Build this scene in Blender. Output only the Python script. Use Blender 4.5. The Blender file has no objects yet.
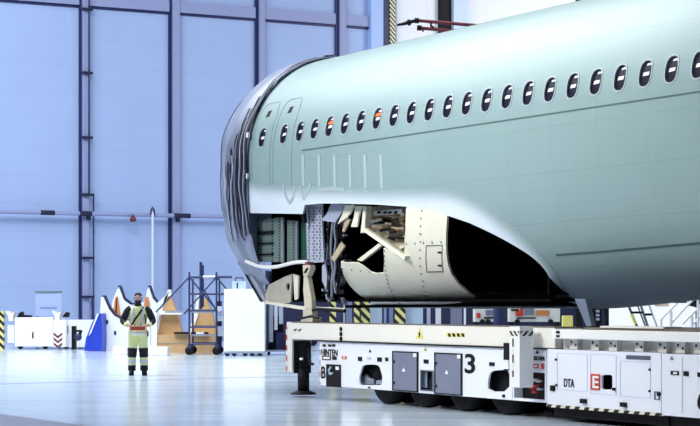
import bpy, bmesh, math, random
from mathutils import Vector, Matrix, geometry
random.seed(7)
SC = bpy.context.scene
COL = SC.collection

# ---------------------------------------------------------------- camera, world, lights
F = 1881.0; CH = 1.6; HY = 303.0
cd = bpy.data.cameras.new('camera'); cam = bpy.data.objects.new('camera', cd); COL.objects.link(cam)
cam.location = (0, 0, CH); cam.rotation_euler = (math.pi/2, 0, 0)
cd.sensor_width = 36; cd.lens = F/700*36; cd.shift_y = (HY-213)/700; cd.clip_end = 400
SC.camera = cam
SC.view_settings.view_transform = 'Standard'; SC.view_settings.look = 'None'
SC.view_settings.gamma = 1; SC.view_settings.use_curve_mapping = False
SC.view_settings.exposure = 0.0
world = bpy.data.worlds.new('hangar_air'); SC.world = world; world.use_nodes = True
bg = world.node_tree.nodes['Background']; bg.inputs[0].default_value = (0.66, 0.80, 1.0, 1); bg.inputs[1].default_value = 0.16
wn = world.node_tree; wt = wn.nodes.new('ShaderNodeTexCoord'); ws = wn.nodes.new('ShaderNodeSeparateXYZ'); wr_ = wn.nodes.new('ShaderNodeMapRange')
wr_.inputs['From Min'].default_value = 0.15; wr_.inputs['From Max'].default_value = 0.6; wr_.inputs['To Min'].default_value = 0.01; wr_.inputs['To Max'].default_value = 0.24
wn.links.new(wt.outputs['Generated'], ws.inputs[0]); wn.links.new(ws.outputs['Z'], wr_.inputs['Value']); wn.links.new(wr_.outputs[0], bg.inputs[1])

def area(name, loc, target, sx, sy, power, col):
    l = bpy.data.lights.new(name, 'AREA'); l.shape = 'RECTANGLE'; l.size = sx; l.size_y = sy
    l.energy = power; l.color = col
    o = bpy.data.objects.new(name, l); COL.objects.link(o); o.location = loc
    o.rotation_euler = (Vector(target)-Vector(loc)).to_track_quat('-Z', 'Y').to_euler()
    return o
k_ = area('front_key_light', (-17, 22, 17), (5, 29, 4), 12, 7, 760, (1.0, 0.98, 0.94)); k_.data.spread = math.radians(46)  # added unseen key, beam narrowed to spare the near floor
area('hangar_roof_light_top', (0, 45, 24), (0, 45, 0), 26, 14, 4200, (0.95, 0.98, 1.0))
area('hangar_roof_light_left', (-15, 48, 22), (-10, 54, 0), 24, 18, 11000, (0.88, 0.94, 1.0))
area('end_wall_fill_light', (24, 70, 15), (17, 88, 3), 14, 8, 4600, (0.95, 0.96, 1.0))  # unseen lamp added to brighten the white end wall

# ---------------------------------------------------------------- frames and pixel helpers
TH = math.atan(F/1076); DU = Vector((math.cos(TH), -math.sin(TH), 0)); NV = Vector((-math.sin(TH), -math.cos(TH), 0))
RF = 1.975; ZC = 4.25
V0 = math.sqrt(RF*RF-0.37**2)
OX = -0.88-NV.x*V0; OY = 33.06-NV.y*V0
MA = Matrix.Translation((OX, OY, 0)) @ Matrix.Rotation(-TH, 4, 'Z')   # local x = along the fuselage, y = -v, z up
MAI = MA.inverted()
def A(u, v, z): return MA @ Vector((u, -v, z))
def pt(x, y, Y): return Vector(((x-350)/F*Y, Y, CH+(HY-y)/F*Y))
def fl(x, y):
    Y = CH*F/(y-HY); return Vector(((x-350)/F*Y, Y, 0))
def uz(x, y, v):
    k = (x-350)/F; bx, by = OX+NV.x*v, OY+NV.y*v
    u = (k*by-bx)/(DU.x-k*DU.y); Y = by+DU.y*u
    return u, CH+(HY-y)*Y/F
def uof(x, v): return uz(x, 300, v)[0]

# ---------------------------------------------------------------- materials
def mat(name, col, rough=0.5, metal=0.0, noise=0.0, scale=6.0, bump=0.0, spec=0.5, coat=0.0):
    m = bpy.data.materials.new(name); m.use_nodes = True; nt = m.node_tree; b = nt.nodes['Principled BSDF']
    b.inputs['Base Color'].default_value = (*col, 1); b.inputs['Roughness'].default_value = rough
    b.inputs['Metallic'].default_value = metal; b.inputs['Specular IOR Level'].default_value = spec
    b.inputs['Coat Weight'].default_value = coat
    tc = nt.nodes.new('ShaderNodeTexCoord'); nz = nt.nodes.new('ShaderNodeTexNoise')
    nz.inputs['Scale'].default_value = scale; nz.inputs['Detail'].default_value = 4
    nt.links.new(tc.outputs['Object'], nz.inputs['Vector'])
    mx = nt.nodes.new('ShaderNodeMix'); mx.data_type = 'RGBA'
    mx.inputs['A'].default_value = (*[c*(1-noise) for c in col], 1)
    mx.inputs['B'].default_value = (*[min(1, c*(1+noise)) for c in col], 1)
    nt.links.new(nz.outputs['Fac'], mx.inputs['Factor']); nt.links.new(mx.outputs['Result'], b.inputs['Base Color'])
    if bump:
        bp = nt.nodes.new('ShaderNodeBump'); bp.inputs['Strength'].default_value = bump; bp.inputs['Distance'].default_value = 0.02
        nt.links.new(nz.outputs['Fac'], bp.inputs['Height']); nt.links.new(bp.outputs['Normal'], b.inputs['Normal'])
    return m
def stripes(name, c1, c2, vec, period, duty=0.5, rough=0.5):
    """diagonal stripes across the object's own coordinates"""
    m = mat(name, c1, rough); nt = m.node_tree; b = nt.nodes['Principled BSDF']
    tc = nt.nodes.new('ShaderNodeTexCoord'); dp = nt.nodes.new('ShaderNodeVectorMath'); dp.operation = 'DOT_PRODUCT'
    dp.inputs[1].default_value = vec; nt.links.new(tc.outputs['Object'], dp.inputs[0])
    a = nt.nodes.new('ShaderNodeMath'); a.operation = 'MULTIPLY_ADD'; a.inputs[1].default_value = 1/period; a.inputs[2].default_value = 100
    nt.links.new(dp.outputs['Value'], a.inputs[0])
    f = nt.nodes.new('ShaderNodeMath'); f.operation = 'FRACT'; nt.links.new(a.outputs[0], f.inputs[0])
    g = nt.nodes.new('ShaderNodeMath'); g.operation = 'GREATER_THAN'; g.inputs[1].default_value = duty; nt.links.new(f.outputs[0], g.inputs[0])
    mx = nt.nodes.new('ShaderNodeMix'); mx.data_type = 'RGBA'; mx.inputs['A'].default_value = (*c1, 1); mx.inputs['B'].default_value = (*c2, 1)
    nt.links.new(g.outputs[0], mx.inputs['Factor']); nt.links.new(mx.outputs['Result'], b.inputs['Base Color'])
    return m
def gridded(m, coord, bw, bh, col, mortar, vecrot=None, strength=1.0):
    """thin panel joints drawn over a material"""
    nt = m.node_tree; b = nt.nodes['Principled BSDF']
    tc = nt.nodes.new('ShaderNodeTexCoord'); mp = nt.nodes.new('ShaderNodeMapping')
    if vecrot: mp.inputs['Rotation'].default_value = vecrot
    nt.links.new(tc.outputs[coord], mp.inputs['Vector'])
    br = nt.nodes.new('ShaderNodeTexBrick'); br.offset = 0.0; br.inputs['Scale'].default_value = 1
    br.inputs['Brick Width'].default_value = bw; br.inputs['Row Height'].default_value = bh
    br.inputs['Mortar Size'].default_value = mortar; br.inputs['Mortar Smooth'].default_value = 0.3
    nt.links.new(mp.outputs[0], br.inputs['Vector'])
    old = b.inputs['Base Color'].links[0].from_socket
    mx = nt.nodes.new('ShaderNodeMix'); mx.data_type = 'RGBA'
    mu = nt.nodes.new('ShaderNodeMath'); mu.operation = 'MULTIPLY'; mu.inputs[1].default_value = strength
    nt.links.new(br.outputs['Fac'], mu.inputs[0]); nt.links.new(mu.outputs[0], mx.inputs['Factor'])
    nt.links.new(old, mx.inputs['A']); mx.inputs['B'].default_value = (*col, 1)
    nt.links.new(mx.outputs['Result'], b.inputs['Base Color'])
    return m
M = {}
M['green'] = gridded(gridded(mat('zinc_primer_green', (0.262, 0.378, 0.395), 0.40, noise=0.07, scale=0.9, coat=0.0, spec=0.35), 'UV', 1.066, 0.62, (0.17, 0.28, 0.28), 0.006, strength=0.45),
                     'UV', 0.533, 0.20, (0.19, 0.30, 0.30), 0.004, strength=0.22)
M['winring'] = mat('window_ring', (0.38, 0.46, 0.52), 0.4)
M['pale'] = mat('pale_sealant', (0.66, 0.76, 0.86), 0.35, noise=0.10, scale=2.2)
M['keelc'] = mat('keel_cream', (0.50, 0.45, 0.38), 0.5, noise=0.15)
M['postc'] = mat('post_cream', (0.62, 0.57, 0.46), 0.45, noise=0.1)
M['cream'] = mat('cream_primer', (0.86, 0.84, 0.70), 0.38, noise=0.06, scale=3)
M['tan'] = mat('tan_primer', (0.50, 0.42, 0.30), 0.6, noise=0.3, scale=7)
M['baygreen'] = mat('bay_green', (0.15, 0.21, 0.205), 0.5, noise=0.1)
M['darkgreen'] = mat('dark_green', (0.02, 0.09, 0.06), 0.5, noise=0.5, scale=20)
M['lilac'] = mat('lilac_metal', (0.42, 0.45, 0.58), 0.45, noise=0.1)
M['steel'] = mat('brushed_steel', (0.45, 0.50, 0.62), 0.35, 0.6, noise=0.1)
M['black'] = mat('black_paint', (0.006, 0.006, 0.008), 0.6, noise=0.2, spec=0.2)
M['void'] = mat('near_black_shade', (0.003, 0.003, 0.004), 0.9, noise=0.2, spec=0.05)  # near-black colour stands in for shade inside the bay
M['rubber'] = mat('rubber', (0.008, 0.008, 0.012), 0.75, noise=0.3, bump=0.3, spec=0.2)
M['white'] = mat('white_enamel', (0.82, 0.85, 0.94), 0.35, noise=0.03, scale=1.5)
M['whiter'] = mat('white_gloss_paint', (0.88, 0.88, 0.88), 0.3, noise=0.02)
M['creamw'] = mat('cream_enamel', (0.80, 0.78, 0.72), 0.4, noise=0.05, scale=2)
M['greydoor'] = mat('grey_steel_door', (0.22, 0.24, 0.34), 0.35, 0.2, noise=0.12, scale=2)
M['line'] = mat('joint_grey', (0.10, 0.13, 0.18), 0.6)
M['lap'] = mat('lap_joint', (0.07, 0.12, 0.14), 0.6)
M['doorline'] = mat('door_joint', (0.20, 0.31, 0.31), 0.6)
M['boxred'] = mat('box_red', (0.48, 0.06, 0.03), 0.5)
M['red'] = mat('red_paint', (0.62, 0.05, 0.03), 0.4)
M['darkred'] = mat('worn_red_paint', (0.16, 0.02, 0.03), 0.5, noise=0.3)
M['orange'] = mat('orange_paint', (0.85, 0.18, 0.03), 0.5)
M['yellow'] = mat('yellow_paint', (0.75, 0.70, 0.18), 0.5)
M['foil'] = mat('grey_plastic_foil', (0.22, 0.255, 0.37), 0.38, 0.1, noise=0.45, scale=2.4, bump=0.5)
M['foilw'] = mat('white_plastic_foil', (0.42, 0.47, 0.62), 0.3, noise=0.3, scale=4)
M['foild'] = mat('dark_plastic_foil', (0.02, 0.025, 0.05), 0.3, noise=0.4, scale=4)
M['glass'] = mat('cabin_pane', (0.004, 0.004, 0.022), 0.3, noise=0.5, scale=3)
M['navy'] = mat('navy_steel', (0.007, 0.009, 0.045), 0.5, noise=0.2)
M['tube'] = mat('blue_grey_tube', (0.035, 0.045, 0.13), 0.4, 0.2)
M['blue'] = mat('blue_paint', (0.012, 0.05, 0.50), 0.4, noise=0.2)
M['wood'] = mat('brown_board', (0.58, 0.36, 0.17), 0.6, noise=0.2, scale=5)
M['orangewood'] = mat('orange_board', (0.62, 0.22, 0.06), 0.6, noise=0.2, scale=5)
M['lblue'] = mat('light_blue_enamel', (0.50, 0.62, 0.78), 0.4, noise=0.1)
M['hiviz'] = mat('hi_viz_yellow', (0.86, 0.93, 0.46), 0.8, noise=0.1, scale=12, bump=0.2)
M['reflect'] = mat('reflective_tape', (0.70, 0.74, 0.85), 0.4)
M['darkcloth'] = mat('black_cloth', (0.012, 0.012, 0.02), 0.85, noise=0.3, bump=0.2)
M['skin'] = mat('skin_tone', (0.55, 0.33, 0.26), 0.55, noise=0.06)
M['hair'] = mat('dark_hair', (0.012, 0.010, 0.012), 0.7, noise=0.3)
M['hazY'] = stripes('hazard_yellow_black', (0.75, 0.70, 0.25), (0.01, 0.01, 0.01), (1, 0, 1), 0.26)
M['hazYs'] = stripes('hazard_yellow_black_small', (0.80, 0.78, 0.45), (0.01, 0.01, 0.01), (1, 0, 1), 0.19)
M['hazW'] = stripes('hazard_white_black', (0.80, 0.78, 0.70), (0.01, 0.01, 0.01), (1, 0, 1), 0.10)
M['hazWv'] = stripes('hazard_white_black_edge', (0.80, 0.80, 0.80), (0.01, 0.01, 0.01), (0.3, 0, 1), 0.22)
M['zebra'] = stripes('zebra_kerb', (0.80, 0.78, 0.62), (0.01, 0.01, 0.01), (1, 0, -0.8), 0.21)
M['redW'] = stripes('red_white_edge', (0.6, 0.05, 0.05), (0.85, 0.85, 0.9), (0.2, 0, 1), 0.18)

# ---------------------------------------------------------------- mesh builder
class MB:
    def __init__(s, X=None): s.v = []; s.f = []; s.mi = []; s.sm = []; s.X = X; s.m = 0; s.smooth = False
    def add(s, vs, fs):
        b = len(s.v)
        for p in vs:
            p = Vector(p); s.v.append(s.X @ p if s.X else p)
        for f in fs: s.f.append([b+i for i in f]); s.mi.append(s.m); s.sm.append(s.smooth)
        return s
    def box(s, x0, x1, y0, y1, z0, z1):
        return s.add([(x0,y0,z0),(x1,y0,z0),(x1,y1,z0),(x0,y1,z0),(x0,y0,z1),(x1,y0,z1),(x1,y1,z1),(x0,y1,z1)],
                     [(0,3,2,1),(4,5,6,7),(0,1,5,4),(1,2,6,5),(2,3,7,6),(3,0,4,7)])
    def cbox(s, c, sz): 
        return s.box(c[0]-sz[0]/2, c[0]+sz[0]/2, c[1]-sz[1]/2, c[1]+sz[1]/2, c[2]-sz[2]/2, c[2]+sz[2]/2)
    def prism(s, pts, vec):
        n = len(pts); vec = Vector(vec); pts = [Vector(p) for p in pts]
        return s.add(pts+[p+vec for p in pts], [list(range(n)), list(range(2*n-1, n-1, -1))]+[(i, i+n, (i+1) % n+n, (i+1) % n) for i in range(n)])
    def tube(s, pts, r, seg=10, cap=True):
        pts = [Vector(p) for p in pts]; n = len(pts); rs = r if isinstance(r, (list, tuple)) else [r]*n
        sm = s.smooth; s.smooth = True; vs = []; fs = []; ref = None
        for i, p in enumerate(pts):
            t = (pts[min(i+1, n-1)]-pts[max(i-1, 0)]).normalized()
            if ref is None: ref = t.orthogonal().normalized()
            ref = (ref-t*ref.dot(t)).normalized(); b = t.cross(ref)
            for k in range(seg):
                a = 2*math.pi*k/seg; vs.append(p+(ref*math.cos(a)+b*math.sin(a))*rs[i])
        for i in range(n-1):
            for k in range(seg): fs.append((i*seg+k, i*seg+(k+1) % seg, (i+1)*seg+(k+1) % seg, (i+1)*seg+k))
        s.add(vs, fs)
        if cap:
            s.smooth = False
            s.add(vs[:seg], [tuple(range(seg-1, -1, -1))]); s.add(vs[-seg:], [tuple(range(seg))])
        s.smooth = sm; return s
    def loft(s, rings, cap=True):
        """rings: (cx,cy,cz,rx,ry) stacked ellipses"""
        seg = 18; sm = s.smooth; s.smooth = True; vs = []; fs = []
        for (cx, cy, cz, rx, ry) in rings:
            for k in range(seg):
                a = 2*math.pi*k/seg; vs.append((cx+rx*math.cos(a), cy+ry*math.sin(a), cz))
        for i in range(len(rings)-1):
            for k in range(seg): fs.append((i*seg+k, i*seg+(k+1) % seg, (i+1)*seg+(k+1) % seg, (i+1)*seg+k))
        if cap: fs += [tuple(range(seg-1, -1, -1)), tuple(range((len(rings)-1)*seg, len(rings)*seg))]
        s.add(vs, fs); s.smooth = sm; return s
    def lathe(s, c, prof, axis='z', seg=24):
        vs = []; fs = []; sm = s.smooth; s.smooth = True
        for (r, h) in prof:
            for k in range(seg):
                a = 2*math.pi*k/seg; x, y = r*math.cos(a), r*math.sin(a)
                vs.append((c[0]+x, c[1]+y, c[2]+h) if axis == 'z' else ((c[0]+x, c[1]+h, c[2]+y) if axis == 'y' else (c[0]+h, c[1]+x, c[2]+y)))
        for i in range(len(prof)-1):
            for k in range(seg): fs.append((i*seg+k, i*seg+(k+1) % seg, (i+1)*seg+(k+1) % seg, (i+1)*seg+k))
        fs += [tuple(range(seg)), tuple(range((len(prof)-1)*seg, len(prof)*seg))]
        s.add(vs, fs); s.smooth = sm; return s

ROOT = {}
def thing(name, label, cat, X, group=None):
    o = bpy.data.objects.new(name, None); COL.objects.link(o); o.empty_display_size = 0.2
    o.matrix_world = X; o['label'] = label; o['category'] = cat
    if group: o['group'] = group
    ROOT[o.name] = X.inverted(); return o
def at(loc, rz=0): return Matrix.Translation(loc) @ Matrix.Rotation(rz, 4, 'Z')
def obj(name, mb, mats, parent=None, label=None, bevel=0, X=None, kind=None, recalc=True):
    if not isinstance(mats, (list, tuple)): mats = [mats]
    me = bpy.data.meshes.new(name)
    if parent is not None: inv = ROOT[parent.name]
    else:
        if X is None:
            xs = [p.x for p in mb.v]; ys = [p.y for p in mb.v]; zs = [p.z for p in mb.v]
            X = Matrix.Translation(((min(xs)+max(xs))/2, (min(ys)+max(ys))/2, min(zs)))
        inv = X.inverted()
    me.from_pydata([inv @ p for p in mb.v], [], mb.f)
    for m in mats: me.materials.append(M[m])
    for p, k, sm in zip(me.polygons, mb.mi, mb.sm): p.material_index = k; p.use_smooth = sm
    if recalc:
        bm = bmesh.new(); bm.from_mesh(me); bmesh.ops.recalc_face_normals(bm, faces=bm.faces); bm.to_mesh(me); bm.free()
    o = bpy.data.objects.new(name, me); COL.objects.link(o)
    if parent is not None: o.parent = parent; ROOT[o.name] = inv
    else: o.matrix_world = X; ROOT[o.name] = inv
    if label: o['label'] = label
    if kind: o['kind'] = kind
    if bevel:
        b = o.modifiers.new('bevel', 'BEVEL'); b.width = bevel; b.segments = 2; b.limit_method = 'ANGLE'
    return o
def solo(name, mb, mats, label, cat, group=None, bevel=0, X=None):
    o = obj(name, mb, mats, None, label, bevel, X); o['category'] = cat
    if group: o['group'] = group
    return o
def struct(name, mb, mats, X=None): return obj(name, mb, mats, None, None, 0, X, 'structure')

# ---------------------------------------------------------------- shapes laid on the fuselage frame
def boxA(mb, u0, u1, v0, v1, z0, z1):
    k = mb.X; mb.X = MA; mb.box(u0, u1, -v1, -v0, z0, z1); mb.X = k; return mb
def polyA(mb, px, v, th):
    """outline seen in the photo standing in the upright plane v, given a thickness away from the viewer"""
    return mb.prism([A(uz(x, y, v)[0], v, uz(x, y, v)[1]) for x, y in px], -NV*th)
def rectA(mb, x0, y0, x1, y1, v, th):
    u0, u1 = uof(x0, v), uof(x1, v); xm = (x0+x1)/2; z1, z0 = uz(xm, y0, v)[1], uz(xm, y1, v)[1]
    return boxA(mb, u0, u1, v-th, v, z0, z1)
def tubeA(mb, px, r, seg=8):   # px: (x,y,v)
    return mb.tube([A(uz(x, y, v)[0], v, uz(x, y, v)[1]) for x, y, v in px], r, seg)
def frameA(mb, x0, y0, x1, y1, v, th, w=0.012):
    u0, u1 = uof(x0, v), uof(x1, v); xm = (x0+x1)/2; z1, z0 = uz(xm, y0, v)[1], uz(xm, y1, v)[1]
    boxA(mb, u0, u1, v-th, v, z0, z0+w); boxA(mb, u0, u1, v-th, v, z1-w, z1)
    boxA(mb, u0, u0+w*1.6, v-th, v, z0+w, z1-w); boxA(mb, u1-w*1.6, u1, v-th, v, z0+w, z1-w); return mb
def textmesh(body):
    c = bpy.data.curves.new('t', 'FONT'); c.body = body; c.extrude = 0.02; c.offset = 0.02
    o = bpy.data.objects.new('t', c); COL.objects.link(o)
    dg = bpy.context.evaluated_depsgraph_get(); me = bpy.data.meshes.new_from_object(o.evaluated_get(dg))
    vs = [v.co.copy() for v in me.vertices]; fs = [list(p.vertices) for p in me.polygons]
    bpy.data.objects.remove(o); bpy.data.curves.remove(c); bpy.data.meshes.remove(me); return vs, fs
def textA(mb, body, x0, y0, x1, y1, v, th=0.004):
    vs, fs = textmesh(body)
    ax, bx = min(p.x for p in vs), max(p.x for p in vs); ay, by = min(p.y for p in vs), max(p.y for p in vs)
    u0, u1 = uof(x0, v), uof(x1, v); xm = (x0+x1)/2; z1, z0 = uz(xm, y0, v)[1], uz(xm, y1, v)[1]
    out = [A(u0+(p.x-ax)/(bx-ax)*(u1-u0), v+(th if p.z > 0 else 0), z0+(p.y-ay)/(by-ay)*(z1-z0)) for p in vs]
    k = mb.X; mb.X = None; mb.add(out, fs); mb.X = k; return mb
def ell(cx, cy, rx, ry, n=14, e=2.0):
    out = []
    for i in range(n):
        a = 2*math.pi*i/n; c, s = math.cos(a), math.sin(a)
        out.append((cx+rx*math.copysign(abs(c)**(2/e), c), cy+ry*math.copysign(abs(s)**(2/e), s)))
    return out

def sstep(x, a, b):
    t = max(0, min(1, (x-a)/(b-a))); return t*t*(3-2*t)
def rad(u, phi):
    if phi >= 0: return RF
    bb = ZC-(1.50+0.19*sstep(u, 5.5, 9.5)); p = 3.0-0.65*sstep(u, 2, 8)
    c, s = abs(math.cos(phi)), abs(math.sin(phi))
    rl = ((c/RF)**p+(s/bb)**p)**(-1/p)
    return rl
def SL(u, phi, off=0.0):
    r = rad(u, phi); e = 0.01; r2 = rad(u, phi+e); r1 = rad(u, phi-e)
    v = r*math.cos(phi); z = ZC+r*math.sin(phi)
    if off:
        tv = r2*math.cos(phi+e)-r1*math.cos(phi-e); tz = r2*math.sin(phi+e)-r1*math.sin(phi-e)
        L = math.hypot(tv, tz); v += off*tz/L; z -= off*tv/L
    return Vector((u, -v, z))
def S(u, phi, off=0.0): return MA @ SL(u, phi, off)
CL = MAI @ Vector((0, 0, CH))
def hit(x, y):
    D = MAI.to_3x3() @ Vector(((x-350)/F, 1, (HY-y)/F))
    def g(t):
        p = CL+D*t; v = -p.y; z = p.z-ZC; ph = math.atan2(z, v); return math.hypot(v, z)-rad(p.x, ph), p.x, ph
    best = None; t = 20.0; pg = None
    while t < 46:
        q = g(t)
        if q[0] < 0:
            a, b = t-0.06, t
            for _ in range(30):
                m = (a+b)/2
                if g(m)[0] < 0: b = m
                else: a = m
            q = g(b); return q[1], q[2]
        if best is None or q[0] < best[0]: best = q
        t += 0.06
    return best[1], best[2]
W2 = 2.0
def PH(px): return [(u, ph*W2) for u, ph in (hit(x, y) for x, y in px)]
def inside(p, poly):
    x, y = p; c = False; n = len(poly)
    for i in range(n):
        x1, y1 = poly[i]; x2, y2 = poly[i-1]
        if (y1 > y) != (y2 > y) and x < (x2-x1)*(y-y1)/(y2-y1)+x1: c = not c
    return c
def subdiv(poly, step):
    out = []
    for i in range(len(poly)):
        a = Vector(poly[i]); b = Vector(poly[(i+1) % len(poly)]); n = max(1, int((b-a).length/step))
        out += [tuple(a+(b-a)*k/n) for k in range(n)]
    return out
def smoothpoly(p, n=2, closed=True):
    for _ in range(n):
        q = []
        for i in range(len(p) if closed else len(p)-1):
            a = Vector(p[i]); b = Vector(p[(i+1) % len(p)]); q += [tuple(a*.75+b*.25), tuple(a*.25+b*.75)]
        if not closed: q = [p[0]]+q+[p[-1]]
        p = q
    return p
def cdt(outer, holes, gx, gy, margin=0.02, step=0.12):
    loops = [subdiv(outer, step)]+[h if len(h) > 12 else subdiv(h, step) for h in holes]
    pts = []; edges = []
    for L in loops:
        b = len(pts); pts += [Vector(p) for p in L]; edges += [(b+i, b+(i+1) % len(L)) for i in range(len(L))]
    xs = [p[0] for p in outer]; ys = [p[1] for p in outer]
    bbs = [(min(p[0] for p in h)-margin, max(p[0] for p in h)+margin, min(p[1] for p in h)-margin, max(p[1] for p in h)+margin, h) for h in loops[1:]]
    x = min(xs)+gx/2
    while x < max(xs):
        y = min(ys)+gy/2
        while y < max(ys):
            ok = inside((x, y), outer)
            if ok:
                for a, b, c, d, h in bbs:
                    if a < x < b and c < y < d and (len(h) < 60 or inside((x, y), h)): ok = False; break
            if ok: pts.append(Vector((x, y)))
            y += gy
        x += gx
    r = geometry.delaunay_2d_cdt(pts, edges, [], 0, 1e-5)
    vs = [tuple(p) for p in r[0]]; fs = []
    for f in r[2]:
        c = (sum(vs[i][0] for i in f)/len(f), sum(vs[i][1] for i in f)/len(f))
        if inside(c, loops[0]) and not any(inside(c, h) for h in loops[1:]): fs.append(list(f))
    return vs, fs
def sheet(mb, outer, holes, mapper, th, gx=0.2, gy=0.2, step=0.12):
    """a curved sheet with holes: outer face, inner face and rim"""
    vs, fs = cdt(outer, holes, gx, gy, step=step)
    top = [mapper(p[0], p[1], 0) for p in vs]; sm = mb.smooth
    mb.smooth = True; mb.add(top, fs)
    if th:
        bot = [mapper(p[0], p[1], -th) for p in vs]; mb.add(bot, [f[::-1] for f in fs])
        cnt = {}
        for f in fs:
            for i in range(len(f)):
                e = (f[i], f[(i+1) % len(f)])
                if (e[1], e[0]) in cnt: del cnt[(e[1], e[0])]
                else: cnt[e] = 1
        mb.smooth = False
        for a, b in cnt: mb.add([top[a], top[b], bot[b], bot[a]], [(0, 3, 2, 1)])
    mb.smooth = sm; return vs, fs
def skinmap(off): return lambda x, y, d: S(x, y/W2, off+d)
def patch(mb, poly, off, th, g=0.2, step=0.1): 
    sheet(mb, poly, [], skinmap(off), th, g, g, step); return mb
def planeA_sheet(mb, outer, holes, v, th):   # (u,z) polygons in the plane v
    sheet(mb, outer, holes, lambda x, y, d: A(x, v+d, y), th, 50, 50, 10); return mb

# ================================================================ SETTING
mf = mat('resin_floor', (0.62, 0.72, 0.82), 0.16, noise=0.10, scale=0.35, spec=1.0); M['floor'] = mf
nt = mf.node_tree; b = nt.nodes['Principled BSDF']; b.inputs['IOR'].default_value = 1.8
tc = nt.nodes.new('ShaderNodeTexCoord'); mp = nt.nodes.new('ShaderNodeMapping'); mp.inputs['Scale'].default_value = (0.25, 1.5, 1)
n2 = nt.nodes.new('ShaderNodeTexNoise'); n2.inputs['Scale'].default_value = 1.2; n2.inputs['Detail'].default_value = 5
nt.links.new(tc.outputs['Object'], mp.inputs['Vector']); nt.links.new(mp.outputs[0], n2.inputs['Vector'])
rr = nt.nodes.new('ShaderNodeMapRange'); rr.inputs['To Min'].default_value = 0.05; rr.inputs['To Max'].default_value = 0.26
nt.links.new(n2.outputs['Fac'], rr.inputs['Value']); nt.links.new(rr.outputs[0], b.inputs['Roughness'])
mb = MB(); mb.box(-60, 90, -10, 150, -0.2, 0); struct('floor', mb, 'floor', Matrix())
# floor joint
WA = math.atan(F/3650.0)     # heading of the hangar wall
WD = Vector((math.cos(WA), math.sin(WA), 0)); WN = Vector((WD.y, -WD.x, 0))   # WN points at the hall
WP = Vector((-9.97, 75, 0)); MW = Matrix.Translation(WP) @ Matrix.Rotation(WA, 4, 'Z')
def wx(px, off=0.0):   # wall coordinate under a pixel column, off metres in front of the wall
    k = (px-350)/F; P = WP+WN*off
    return (k*P.y-P.x)/(WD.x-k*WD.y)
def wpt(px, py, off=0.0):
    t = wx(px, off); P = WP+WN*off+WD*t; return t, CH+(HY-py)*P.y/F
M['joint'] = mat('floor_joint', (0.22, 0.24, 0.38), 0.5)
a, c = fl(0, 384), fl(290, 376.3); dd = (c-a).normalized(); pr = Vector((-dd.y, dd.x, 0))
mb = MB(); mb.prism([a-dd*20-pr*.05, c+dd*30-pr*.05, c+dd*30+pr*.05, a-dd*20+pr*.05], (0, 0, 0.003)); struct('trim_1', mb, 'joint')
M['lane'] = mat('grey_lane_bounce_cut', (0.22, 0.22, 0.26), 0.3, noise=0.1)
a, c = fl(0, 414), fl(95, 427)
dd = (c-a).normalized(); pr = Vector((dd.y, -dd.x, 0)); pr = pr if pr.x < 0 else -pr
mb = MB(); mb.prism([a-dd*1.5, c+dd*26, c+dd*26+pr*24, a-dd*1.5+pr*24], (0, 0, 0.003)); struct('trim_2', mb, 'lane')  # lane shows at one corner; unseen rest widened to cut floor bounce

# hangar door wall, seen from x -inf..386 blue grey, and beyond that the white end wall
M['wall'] = mat('blue_grey_wall', (0.35, 0.455, 0.72), 0.5, noise=0.06, scale=0.5)
gridded(M['wall'], 'Object', 60, 1.1, (0.27, 0.35, 0.64), 0.02, (math.pi/2, 0, 0), 0.35)
M['walldark'] = mat('navy_shadow_gap', (0.010, 0.015, 0.09), 0.5)
M['wallrib'] = mat('lilac_steel_rib', (0.28, 0.32, 0.54), 0.5, noise=0.05)
M['endwall'] = mat('white_end_wall', (0.86, 0.87, 0.90), 0.6, noise=0.03)
gridded(M['endwall'], 'Object', 3.0, 1.5, (0.6, 0.62, 0.70), 0.02, (math.pi/2, 0, 0), 0.3)
WH = 21
mb = MB(MW); mb.box(wx(-250), wx(386), 0, 0.3, 0, WH); struct('wall_back', mb, 'wall', MW)
mb = MB(MW); mb.box(wx(386), wx(1100), 0.0, 0.3, 0, WH); struct('wall_right', mb, 'endwall', MW)
n = 3
def wtrim(x0, x1, z0, z1, d, m, d0=0.0):
    global n
    mb = MB(MW); mb.box(wx(x0), wx(x1), -d, -d0, z0, z1); struct('trim_%d' % n, mb, m, MW); n += 1
for xp in (-88, -5.5 - 0):
    pass
for (xd, x0, x1) in ((78.5, 81, 87.5), (168, 171, 178), (254.3, 257.6, 263), (334.6, 338, 344)):
    wtrim(xd, x0, 0, WH, 0.10, 'walldark'); wtrim(x0, x1, 0, WH, 0.22, 'wallrib', 0.0)
zr = wpt(88, 6)[1]
wtrim(-250, 78, zr, zr+0.45, 0.16, 'wallrib'); 
for x0, x1 in ((88, 168), (178, 254), (263, 334), (344, 368)): wtrim(x0, x1, zr, zr+0.45, 0.16, 'wallrib')
for x0, x1 in ((-250, 78), (88, 168), (178, 254), (263, 334), (344, 368)): wtrim(x0, x1, zr-0.10, zr, 0.06, 'walldark')
M['wallpale'] = mat('pale_blue_column', (0.38, 0.52, 0.85), 0.5)
wtrim(368, 380, 0, WH, 0.3, 'wallpale'); wtrim(380.5, 387, 0, WH, 0.2, 'walldark'); 
wtrim(387.3, 392.5, 0, WH, 0.26, 'hazYs'); wtrim(392.5, 394.5, 0, WH, 0.2, 'wallrib')
wtrim(438, 448, 0, WH, 0.3, 'black'); wtrim(448, 462.5, 0, WH, 0.5, 'lblue')

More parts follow.
